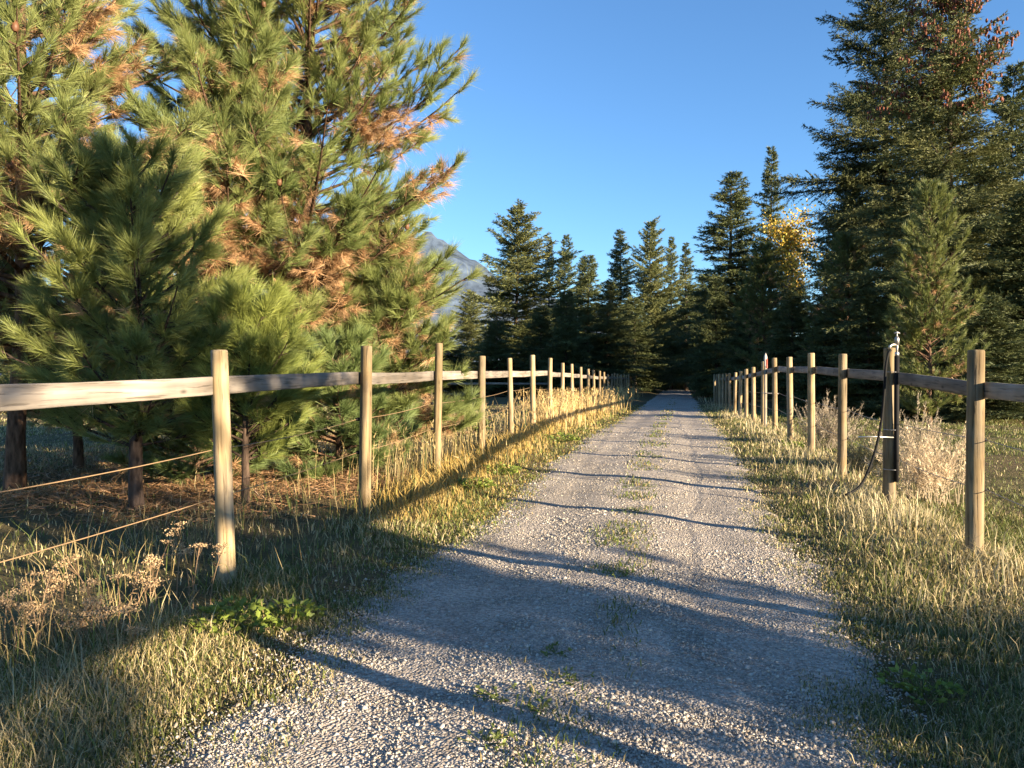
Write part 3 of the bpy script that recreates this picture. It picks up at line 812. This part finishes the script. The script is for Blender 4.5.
# far fence round the bend
bp = []
D_ = np.gradient(path, axis=0); D_ /= np.linalg.norm(D_, axis=1, keepdims=True)
far_idx = [i for i in range(len(path)) if path[i, 1] > 84]
acc = 0; last = None
for i in far_idx:
    x, y = path[i] + np.array([-D_[i, 1], D_[i, 0]]) * 2.9
    if last is None or math.hypot(x - last[0], y - last[1]) >= SP:
        bp.append((x, y)); last = (x, y)
build_fence('distant post and rail fence curving round the end of the lane', bp, [1.55 + rg.uniform(-.05, .05) for _ in bp], [1.2] * len(bp), -1, .06, None, 43)
# a far paddock fence across the left field
fp = [(px(350, 46) + 2.4 * k, 46 + .45 * k) for k in range(6)]
build_fence('distant grey paddock fence across the left field', fp, [1.45] * len(fp), [1.15] * len(fp), -1, .06, None, 44)

# ------------------------------------------------------------------ standpipe, hose, stake
def standpipe():
    x, y = 2.43 + .21 * 8.64, 8.64
    z0 = gz(x, y)
    r = thing('water_standpipe', 'dark lagged water pipe with a metal tap head strapped to the second right post', 'standpipe', (x, y, z0))
    k = CAM_Z - z0
    def Z(pix, d=8.55): return k + (378 - pix) * d / FPX
    g = Geo(); tube(g, [(.035, -.085, Z(482)), (.035, -.085, Z(440)), (.034, -.086, Z(400)), (.036, -.085, Z(356))], .027, (.012, .012, .013), 10, True)
    link('lagging', g.mesh('pipe_lagging', M_RUBBER, True), r)
    g = Geo(); tube(g, [(.036, -.085, Z(358)), (.036, -.085, Z(338))], .013, (.34, .33, .32), 10, True)
    tube(g, [(.036, -.085, Z(356)), (.036, -.085, Z(352))], .024, (.5, .5, .5), 8, True)
    tube(g, [(.036, -.085, Z(345)), (.036, -.085, Z(338.5)), (.036, -.085, Z(336.5))], [.026, .026, .014], (.36, .35, .33), 8, True)
    link('riser', g.mesh('pipe_riser', M_METAL, True), r)
    g = Geo(); tube(g, [(.03, -.09, Z(345)), (-.02, -.1, Z(344.6)), (-.05, -.105, Z(346)), (-.06, -.107, Z(349))], [.015, .014, .014, .017], (.45, .42, .36), 8, True)
    link('spout', g.mesh('tap_spout', M_METAL, True), r)
    g = Geo(); tube(g, [(.036, -.085, Z(338)), (.036, -.085, Z(333))], .008, (.36, .35, .33), 6, True)
    tube(g, [(.006, -.085, Z(333.5)), (.036, -.085, Z(332.2)), (.068, -.085, Z(333.5))], [.008, .011, .008], (.36, .35, .33), 6, True)
    link('tap_handle', g.mesh('tap_handle', M_METAL, True), r)
    for zz in (Z(372), Z(430), Z(470)):
        g = Geo(); tube(g, [(.075 * math.cos(a) + .008, .085 * math.sin(a) - .02, zz) for a in np.linspace(0, 6.28, 20)], .004, (.4, .4, .4), 4)
        link('strap', g.mesh('pipe_strap', M_METAL, True), r)
    g = Geo(); tube(g, [(-.40, -.10, Z(437)), (-.2, -.095, Z(436.6)), (.0, -.088, Z(437.5))], .0075, (.62, .60, .56), 6, True)
    link('pull_rod', g.mesh('pull_rod', M_METAL, True), r)
    # the hose hangs from the spout and runs into the grass
    pts = [(890.5, 350, 8.52), (888, 353, 8.5), (885.5, 366, 8.45), (884.5, 390, 8.42), (882, 420, 8.4), (877, 447, 8.36), (870, 468, 8.3), (863, 483, 8.25), (857, 490, 8.2), (846, 495, 8.12)]
    P = np.array([(px(a, d), d, CAM_Z + (378 - b) * d / FPX) for a, b, d in pts])
    t = np.linspace(0, len(P) - 1, 40); S = np.stack([np.interp(t, np.arange(len(P)), P[:, c]) for c in range(3)], 1)
    for _ in range(3): S[1:-1] = .25 * S[:-2] + .5 * S[1:-1] + .25 * S[2:]
    g = Geo(); tube(g, S, .014, (.009, .009, .009), 8, True)
    o = link('garden_hose', g.mesh('garden_hose', M_RUBBER, True))
    mark(o, 'black hose hanging from the metal tap into the grass', 'hose')
standpipe()

def stake():
    y = 20.3; x = px(765.5, y); z0 = gz(x, y); top = 2.16 - z0
    r = thing('marker_stake', 'pointed marker stake with a whitish tip and a red patch, standing among the right posts', 'stake', (x, y, z0), .15)
    def board(g, z1, z2, w, t, col, point=0.0):
        V = [(-w, -t, z1), (w, -t, z1), (w, t, z1), (-w, t, z1), (-w, -t, z2), (w, -t, z2), (w, t, z2), (-w, t, z2)]
        T = [(0, 1, 5), (0, 5, 4), (1, 2, 6), (1, 6, 5), (2, 3, 7), (2, 7, 6), (3, 0, 4), (3, 4, 7)]
        if point:
            V += [(0, -t, z2 + point), (0, t, z2 + point)]; T += [(4, 5, 8), (6, 7, 9), (5, 6, 9), (5, 9, 8), (7, 4, 8), (7, 8, 9)]
        else:
            T += [(4, 5, 6), (4, 6, 7)]
        g.add(V, T, col)
    g = Geo(); board(g, -.2, top - .34, .034, .018, (.3, .3, .3)); link('shaft', g.mesh('stake_shaft', M_STAKE), r)
    g = Geo(); board(g, top - .34, top - .1, .036, .02, (.42, .38, .34), .1); link('painted_tip', g.mesh('stake_tip', M_PAINT), r)
    g = Geo(); board(g, top - .40, top - .16, .016, .004, (.4, .08, .05)); o = link('red_patch', g.mesh('stake_patch', M_PAINT), r); o.location = (.026, -.027, 0)
    g = Geo(); tube(g, [(-.1, -.03, .95), (.35, -.03, .93)], .012, (.5, .48, .45), 6, True); link('cross_bar', g.mesh('stake_bar', M_METAL, True), r)
stake()

# ------------------------------------------------------------------ gravel, grass, plants
def sample_fan(rng, n, d0, d1, spread=.86):
    """points of the ground in front of the viewpoint, thinner with distance"""
    d = np.exp(rng.uniform(math.log(d0), math.log(d1), n)); t = rng.uniform(-spread, spread, n)
    return d * t, d

def gravel():
    rng = np.random.default_rng(51)
    x, y = sample_fan(rng, 640000, 1.6, 20)
    u = road_u(x, y); hw = half_width(y)
    edge = np.abs(u) - hw
    edge = edge + .10 * vn3(x, y, .22); keep = (edge < -.04) | ((edge < .6) & (rng.random(len(x)) < .5 * np.exp(-np.maximum(edge + .04, 0) / .16)))
    strip = np.exp(-(u / .22) ** 2) * .2 + np.exp(-((np.abs(u) - .78) / .3) ** 2) * (.45 + .35 * vn(x, y, .8))
    keep &= rng.random(len(x)) > strip
    keep &= rng.random(len(x)) < np.clip((y / 3.2), .0, 1) ** 1.2
    x, y, u = x[keep], y[keep], u[keep]; n = len(x)
    r = np.clip(rng.lognormal(math.log(.0043), .45, n), .0022, .017) * (1 + .022 * y)
    z = ground_z(x, y) + .008 + r * rng.uniform(-.25, .3, n)
    base = np.array([[1, 0, 0], [-1, 0, 0], [0, 1, 0], [0, -1, 0], [0, 0, 1], [0, 0, -1]], float)
    tri = np.array([[0, 2, 4], [2, 1, 4], [1, 3, 4], [3, 0, 4], [2, 0, 5], [1, 2, 5], [3, 1, 5], [0, 3, 5]])
    V = base[None] * rng.uniform(.55, 1.35, (n, 6, 1)) + rng.normal(0, .18, (n, 6, 3))
    V[:, :, 2] *= .7
    a = rng.uniform(0, 6.28, n); c, s = np.cos(a)[:, None], np.sin(a)[:, None]
    X = V[:, :, 0] * c - V[:, :, 1] * s; Y = V[:, :, 0] * s + V[:, :, 1] * c
    V = np.stack([X, Y, V[:, :, 2]], 2) * r[:, None, None] + np.stack([x, y, z], 1)[:, None, :]
    T = (np.arange(n)[:, None, None] * 6 + tri[None]).reshape(-1, 3)
    tone = rng.uniform(.6, 1.25, n) ** 1.2
    hue = np.where(rng.random((n, 1)) < .3, np.array([[.46, .385, .30]]), np.array([[.39, .36, .32]]))
    col = np.repeat(hue * tone[:, None], 6, axis=0)
    g = Geo(); g.add(V.reshape(-1, 3), T, np.clip(col, 0, .62))
    mark(link('gravel', g.mesh('gravel', M_STONE)), 'loose grey crushed stones scattered over the lane', 'gravel', 'stuff')
gravel()

GREEN = np.array([.085, .105, .028]); LUSH = np.array([.14, .18, .032]); STRAW = np.array([.40, .31, .14]); PALE = np.array([.47, .40, .24]); GOLD = np.array([.42, .29, .085])
def mixc(a, b, t):
    return a[None] * (1 - t[:, None]) + b[None] * t[:, None]

def short_grass():
    rng = np.random.default_rng(61)
    x, y = sample_fan(rng, 820000, 1.5, 42, .95)
    x = np.concatenate([x, rng.uniform(-7, 8, 90000)]); y = np.concatenate([y, rng.uniform(.2, 4.5, 90000)])
    u = road_u(x, y); hw = half_width(y)
    e = np.abs(u) - hw
    verge = e > -.4
    left = u < 0
    patch = .5 + .5 * vn3(x, y, .6); patch2 = .5 + .5 * vn(x, y, 1.7)
    dens = smooth(-.40, .16, e + .16 * vn2(x, y, .3) + .10 * vn(x, y, .12)) * (.25 + .75 * smooth(.2, .6, .6 * patch + .4 * (.5 + .5 * vn2(x, y, .3))))
    field = (u > 3.1) | (u < -2.9)
    dens = np.where(field, (.25 + .6 * smooth(.35, .7, patch2)) * np.where(left, .55, .8), dens)
    dens *= np.where(y < 3, (y / 3) ** 1.2, 1) * (1 - .82 * smooth(-2.2, -2.8, u) * (1 - smooth(8, 11, y)))
    keep = verge & (rng.random(len(x)) < dens)
    x, y, u, e = x[keep], y[keep], u[keep], e[keep]; n = len(x)
    left = u < 0; patch = .5 + .5 * vn3(x, y, .6); patch2 = .5 + .5 * vn(x, y, 1.7); p3 = .5 + .5 * vn2(x, y, .45)
    field = (u > 3.1) | (u < -2.9)
    # share of dry blades: the verge greens up beside the gravel and yellows towards the fences
    dryp = np.where(left, .22 + .58 * smooth(.35, .9, e) * smooth(6, 9, y) + .22 * smooth(5.5, 4, y) + .25 * p3, .42 + .3 * smooth(.2, 1.1, e) + .25 * (p3 - .5))
    dryp = np.where(field, np.where(left, .62, .14 + .2 * (p3 - .5)), dryp)
    dryp = np.where(~left & (y < 4.5) & ~field, dryp * .75, dryp)
    dry = rng.random(n) < dryp
    h = np.where(field, .035 + .045 * patch2, .026 + .085 * smooth(-.2, .9, e) * (.4 + .8 * patch)) * rng.uniform(.4, 1.45, n)
    lng = rng.random(n) < .05; h = np.where(lng, h * 1.9, h * .85) * (1 + .01 * y)
    w = (.0025 + .0008 * y) * rng.uniform(.7, 1.4, n)
    t = rng.random(n)
    col = np.where(dry[:, None], np.where((left & (y > 7.5) & ~field)[:, None], mixc(STRAW, GOLD, t), mixc(STRAW, PALE, t)), mixc(GREEN, LUSH, t * np.where(left, 1.0, .7)))
    col = col * rng.uniform(.7, 1.2, (n, 1))
    tip = np.where(dry[:, None], col * 1.05, col * .8 + STRAW[None] * .18)
    yaw = rng.uniform(0, 6.28, n) + 2.5 * vn(x, y, .5)
    P = np.stack([x, y, np.where(e < .1, ground_z(x, y) + .002, soil_z(x, y) - .006)], 1)
    g = Geo(); bnd = np.where(rng.random(n) < .3, rng.uniform(.9, 1.25, n), rng.uniform(.1, .8, n))
    blades(g, P, yaw, h, w, bnd, col, tip, rng)
    mark(link('grass', g.mesh('grass', M_GRASS)), 'short mixed green and straw grass on the verges and fields', 'grass', 'stuff')
short_grass()

def strip_grass():
    rng = np.random.default_rng(62)
    x, y = sample_fan(rng, 260000, 1.9, 55, .7)
    u = road_u(x, y)
    p = .5 + .5 * vn3(x, y * .8, .38)
    keep = (np.abs(u + .02 + .1 * vn(x, y, .9)) < .34) & (rng.random(len(x)) < smooth(.34, .75, p) * np.exp(-(u / .22) ** 2) * (.25 + .75 * smooth(3.5, 6, y)))
    x, y, u = x[keep], y[keep], u[keep]; n = len(x)
    dry = rng.random(n) < .25
    col = np.where(dry[:, None], STRAW[None] * .9, mixc(GREEN, LUSH, rng.random(n))) * rng.uniform(.7, 1.2, (n, 1))
    h = rng.uniform(.02, .06, n) * (1 + .012 * y); w = (.003 + .0008 * y) * rng.uniform(.7, 1.5, n)
    g = Geo(); blades(g, np.stack([x, y, ground_z(x, y) + .004], 1), rng.uniform(0, 6.28, n), h, w, rng.uniform(.3, 1.1, n), col, col * 1.05, rng)
    mark(link('grass', g.mesh('strip_grass', M_GRASS)), 'sparse tufts of low green grass along the middle of the lane', 'grass', 'stuff')
strip_grass()

def tall_grass():
    rng = np.random.default_rng(63)
    x, y = sample_fan(rng, 520000, 2.2, 60, .9)
    u = road_u(x, y)
    fl = x - (-3.08 + .203 * y); fr = x - (2.43 + .21 * y)
    pl = .5 + .5 * vn(x, y, 1.3); pm = .5 + .5 * vn2(x, y, .5)
    bank = np.exp(-((fl - .28) / .32) ** 2) * smooth(7, 9.5, y) * .55                       # golden bank before the left posts
    tall = np.exp(-((fl - .05) / .6) ** 2) * smooth(17, 22, y) * smooth(.3, .55, pl) * .75      # tall blond grass round the far left posts
    weed = np.exp(-((fl + .5) / .7) ** 2) * smooth(8, 11, y) * smooth(.45, .7, pm) * .12     # thin stems behind the posts
    right = np.exp(-((fr + .28) / .36) ** 2) * smooth(3.5, 5.2, y) * smooth(.25, .7, pm) * .30
    nearl = np.exp(-((fl + .9) / .9) ** 2) * (y < 11) * smooth(.35, .75, pm) * .06
    tot = bank + tall + weed + right + nearl
    keep = rng.random(len(x)) < tot
    cum = np.stack([bank, tall, weed, right, nearl], 1)[keep]; x, y = x[keep], y[keep]; n = len(x)
    cum = cum / cum.sum(1, keepdims=True); kind = (rng.random((n, 1)) > np.cumsum(cum, 1)).sum(1).clip(0, 4)
    hs = np.array([.26, .85, .62, .24, .38])[kind] * rng.uniform(.5, 1.25, n)
    w = np.array([.004, .006, .005, .0038, .0035])[kind] + np.array([.0006, .0006, .0004, .0007, .0005])[kind] * y
    c = np.stack([GOLD, np.array([.50, .36, .16]), STRAW * .8, PALE, STRAW * .75])[kind]
    gr = (rng.random(n) < np.array([.12, .05, .12, .14, .3])[kind]); c = np.where(gr[:, None], GREEN[None] * 1.2, c) * rng.uniform(.65, 1.2, (n, 1))
    yaw = rng.uniform(0, 6.28, n) * .5 + 5 * vn3(x, y, .8)
    bend = rng.uniform(.1, .8, n) * np.array([1, .55, .4, .9, .9])[kind]
    P = np.stack([x, y, soil_z(x, y) - .01], 1)
    g = Geo(); blades(g, P, yaw, hs, w, bend, c, c * 1.08, rng)
    # seed heads on the tall stems
    tl = np.nonzero(((kind == 1) | (kind == 2)) & (rng.random(n) < .5))[0]
    q = np.repeat(tl, 5); k = len(q)
    up = np.stack([np.cos(yaw[q]) * bend[q] * hs[q] * .8, np.sin(yaw[q]) * bend[q] * hs[q] * .8, hs[q] * rng.uniform(.72, .95, k)], 1)
    spikes(g, P[q] + up, unit(rng.normal(0, .5, (k, 3)) + [0, 0, 1]), rng.uniform(.05, .11, k), (.008 + .0007 * y[q]), c[q] * 1.1, rng)
    mark(link('grass', g.mesh('tall_grass', M_GRASS)), 'tall golden dry grass along the fence lines', 'grass', 'stuff')
tall_grass()

def litter():
    """fallen pine needles under the left pines"""
    rng = np.random.default_rng(64)
    n = 60000
    y = rng.uniform(5.5, 17, n); x = -3.3 + .203 * y - np.abs(rng.normal(0, 3.2, n))
    k = rng.random(n) < smooth(.25, .7, .5 + .5 * vn(x, y, 1.6)) * smooth(7, 9.5, y); x, y = x[k], y[k]; n = len(x)
    c = np.array([.30, .175, .09])[None] * rng.uniform(.6, 1.35, (n, 1))
    d = unit(np.stack([rng.normal(size=n), rng.normal(size=n), np.abs(rng.normal(0, .25, n))], 1))
    g = Geo(); spikes(g, np.stack([x, y, ground_z(x, y) + rng.uniform(.005, .05, n)], 1), d, rng.uniform(.1, .2, n), np.full(n, .012), c, rng)
    mark(link('needle_litter', g.mesh('needle_litter', M_NEEDLE)), 'rusty fallen needles under the left pines', 'needle litter', 'stuff')
litter()

def yarrow(x, y, seed, label, k=6, hh=.5):
    k = max(3, k - 2)
    rng = np.random.default_rng(seed)
    r = thing('dried_wildflower', label, 'dried plant', (x, y, gz(x, y)), 0, 'dried wildflowers below the left rail')
    gs, gh = Geo(), Geo()
    for i in range(k):
        h = hh * rng.uniform(.6, 1.15); a = rng.uniform(0, 6.28); ln = rng.uniform(.02, .35) * h; o = rng.normal(0, .05, 2)
        P = np.array([[o[0] + math.cos(a) * ln * t * t, o[1] + math.sin(a) * ln * t * t, h * t - .02] for t in np.linspace(0, 1, 6)])
        tube(gs, P, np.linspace(.0042, .0026, 6), (.30, .20, .115), 4)
        for f in range(rng.integers(2, 5)):
            e = P[-1] + np.append(rng.normal(0, .025, 2), rng.normal(-.005, .02))
            tube(gs, [P[-2], e], [.0018, .0014], (.25, .16, .09), 3)
            m = 44; q = e + np.stack([rng.normal(0, .022, m), rng.normal(0, .022, m), rng.normal(0, .005, m)], 1)
            leaves(gh, q, unit(rng.normal(size=(m, 3)) + [0, 0, .6]), rng.uniform(.007, .014, m), rng.uniform(.007, .012, m), np.array([.46, .32, .18])[None] * rng.uniform(.6, 1.3, (m, 1)), rng)
        m = 9; t = rng.uniform(.1, .8, m); q = np.stack([np.interp(t, np.linspace(0, 1, 6), P[:, c]) for c in range(3)], 1)
        leaves(gh, q, unit(np.stack([rng.normal(size=m), rng.normal(size=m), rng.normal(.2, .4, m)], 1)), rng.uniform(.03, .06, m), rng.uniform(.004, .009, m), np.array([.28, .19, .1])[None] * rng.uniform(.7, 1.3, (m, 1)), rng)
    link('stalks', gs.mesh('yarrow_stems', M_GRASS), r); link('blossoms', gh.mesh('yarrow_heads', M_GRASS), r)
for i, (pc, base, top, k, lab) in enumerate([
    (182, 600, 530, 6, 'tallest dried wildflower just left of the first left post'), (160, 604, 548, 6, 'dried wildflower second to the left of the first left post'),
    (142, 612, 560, 4, 'thin dried wildflower under the lower rusty wire'), (118, 620, 563, 5, 'dried wildflower with one high head under the middle of the lower wire'),
    (98, 632, 590, 7, 'broad dried wildflower with drooping flat heads in the middle of the patch'), (74, 640, 592, 6, 'dried wildflower left of the broad one'),
    (52, 632, 584, 6, 'dried wildflower with small pale heads towards the left edge'), (30, 645, 588, 7, 'wide dried wildflower second from the left edge'), (8, 640, 590, 6, 'dried wildflower cut by the left edge'),
    (120, 652, 600, 5, 'short dried wildflower nearest the green grass clumps')]):
    d = CAM_Z * FPX / (base - 378) * .93
    yarrow(px(pc, d), d, 700 + i, lab, k, (base - top) * d / FPX * 1.25)

def dry_shrub(x, y, h, w, seed, label, col, n=150):
    rng = np.random.default_rng(seed)
    r = thing('dry_shrub', label, 'shrub', (x, y, gz(x, y)), 0, 'pale dry shrubs along the right fence')
    gs, gl = Geo(), Geo()
    for i in range(n):
        a = rng.uniform(0, 6.28); q = math.sqrt(rng.random()) * rng.uniform(.7, 1.15); L = h * rng.uniform(.5, 1.1) * (1.05 - .35 * q)
        t = np.linspace(0, 1, 6); out = w * q
        b0 = rng.normal(0, w * .3, 2); P = np.stack([b0[0] + math.cos(a) * out * t ** 1.4, b0[1] + math.sin(a) * out * t ** 1.4, L * (t - .12 * q * t * t) - .02], 1)
        tube(gs, P, np.linspace(.004, .0018, 6), np.array(col) * .7, 3)
        m = int(50 * L / .7) + 8; tt = rng.uniform(.3, 1, m)
        p = np.stack([np.interp(tt, t, P[:, c]) for c in range(3)], 1) + rng.normal(0, .012, (m, 3))
        spikes(gl, p, unit(rng.normal(0, .55, (m, 3)) + unit(P[-1] - P[2])), rng.uniform(.03, .075, m), rng.uniform(.006, .012, m), np.array(col)[None] * rng.uniform(.65, 1.25, (m, 1)), rng)
    link('stems', gs.mesh('shrub_stems', M_GRASS), r); link('plumes', gl.mesh('shrub_plumes', M_GRASS), r)
dry_shrub(px(929, 9.3), 9.3, 1.05, .52, 81, 'sunlit feathery straw coloured shrub right of the standpipe post', (.62, .50, .34), 85)
dry_shrub(px(915, 11.2), 11.2, 1.25, .5, 82, 'greyish feathery shrub behind the standpipe post', (.42, .35, .25), 80)
dry_shrub(px(829, 15.2), 15.2, 1.15, .62, 83, 'grey brown dry shrub behind the third and fourth right posts', (.36, .30, .22), 110)
dry_shrub(px(868, 11.8), 11.8, .55, .5, 84, 'low rounded shrub between the standpipe and the third right post', (.27, .25, .14), 110)

def weed(x, y, seed, label, group, n=30, leaf=.05, rad=.16, h=.12, col=(.17, .22, .04), name='leafy_weed'):
    rng = np.random.default_rng(seed)
    g = Geo(); gs = Geo()
    r = thing(name, label, 'weed', (x, y, gz(x, y) + .004), 0, group)
    for i in range(n):
        a = rng.uniform(0, 6.28); q = math.sqrt(rng.random()) * rad; z = h * rng.uniform(.3, 1) * (1.15 - .6 * q / rad)
        c = np.array([math.cos(a) * q, math.sin(a) * q, z])
        tube(gs, [(c[0] * .3, c[1] * .3, 0), c * [.7, .7, .6], c], [.0022, .0018, .0014], np.array(col) * .8, 3)
        m = 4
        d = unit(np.stack([math.cos(a) + rng.normal(0, .7, m), math.sin(a) + rng.normal(0, .7, m), rng.normal(.25, .35, m)], 1))
        leaves(g, np.tile(c, (m, 1)), d, leaf * rng.uniform(.6, 1.3, m), leaf * .5 * rng.uniform(.7, 1.3, m), np.array(col)[None] * rng.uniform(.65, 1.3, (m, 1)), rng)
    link('stalks', gs.mesh('weed_stalks', M_LEAF), r); link('leaves', g.mesh('weed_leaves', M_LEAF), r)

def at(pc, row):
    d = CAM_Z * FPX / (row - 378.0); return px(pc, d), d
for i, (pc, row, n, leaf, rad, h, lab) in enumerate([
    (232, 640, 80, .05, .22, .2, 'largest bright green leafy weed on the left verge below the first post'),
    (290, 630, 50, .05, .18, .14, 'leafy weed at the gravel edge right of the largest weed'),
    (470, 500, 60, .06, .3, .14, 'low leafy weed at the left gravel edge beside the third post'),
    (500, 485, 60, .06, .32, .14, 'leafy weed farther up the left gravel edge'),
    (560, 452, 60, .07, .4, .16, 'broad weed patch at the far left gravel edge'),
    (790, 455, 50, .06, .3, .14, 'bright weed at the right gravel edge below the fence'),
    (925, 700, 40, .04, .18, .1, 'leafy weed in the shaded right verge'),
    (482, 452, 30, .1, .18, .45, 'upright leafy plant at the foot of the fourth left post')]):
    x, y = at(pc, row); weed(x, y, 900 + i, lab, 'leafy weeds on the verges', n, leaf, rad, h)
for i, (pc, row, s, lab) in enumerate([
    (498, 708, .09, 'small weed in the gravel left of the lane middle near the camera'), (541, 722, .05, 'tiny weed in the gravel right of the small near weed'),
    (484, 756, .09, 'weed tuft in the gravel closest to the viewer'), (571, 692, .08, 'faint weed in the shaded gravel middle'),
    (620, 585, .10, 'weed tuft in the gravel where the shade ends'), (628, 522, .14, 'green weed tuft in the lane middle beside the post shadow'),
    (640, 498, .16, 'weed tuft in the lane middle, second beyond the post shadow'), (650, 468, .2, 'weed tuft in the distant lane middle'),
    (556, 665, .06, 'small weed in the shaded gravel above the faint weed'), (622, 552, .08, 'small dull weed between the shade edge and the post shadow')]):
    x, y = at(pc, row); weed(x, y, 950 + i, lab, 'small weeds in the lane middle', 14 + int(s * 60), .024, s * 1.25, .035, (.14, .175, .045))

def bush():  # unseen bush, added so its shade covers the near right verge
    rng = np.random.default_rng(77)
    x, y = 5.4, 1.1
    r = thing('shade_bush', 'knee high green bush added to shade the verge beside the right fence, outside the picture', 'bush', (x, y, gz(x, y)))
    gs, gl = Geo(), Geo()
    for i in range(130):
        a = rng.uniform(0, 6.28); q = math.sqrt(rng.random()) * 1.5
        c = np.array([math.cos(a) * q, math.sin(a) * q * 1.0, (1.22 - .25 * q * q * .5) * rng.uniform(.75, 1.05)])
        tube(gs, [(c[0] * .6, c[1] * .6, -.02), c * [.85, .85, .6], c], [.008, .005, .002], (.1, .07, .04), 3)
        m = 70; t = rng.uniform(.15, 1, m)
        leaves(gl, np.stack([c[0] * (.6 + .4 * t), c[1] * (.6 + .4 * t), c[2] * t], 1) + rng.normal(0, .09, (m, 3)), unit(rng.normal(size=(m, 3)) + [0, 0, .4]), rng.uniform(.05, .1, m), rng.uniform(.03, .05, m), np.array([.06, .09, .025])[None] * rng.uniform(.6, 1.3, (m, 1)), rng)
    link('stems', gs.mesh('bush_stems', M_BARK), r); link('foliage', gl.mesh('bush_foliage', M_LEAF), r)
bush()
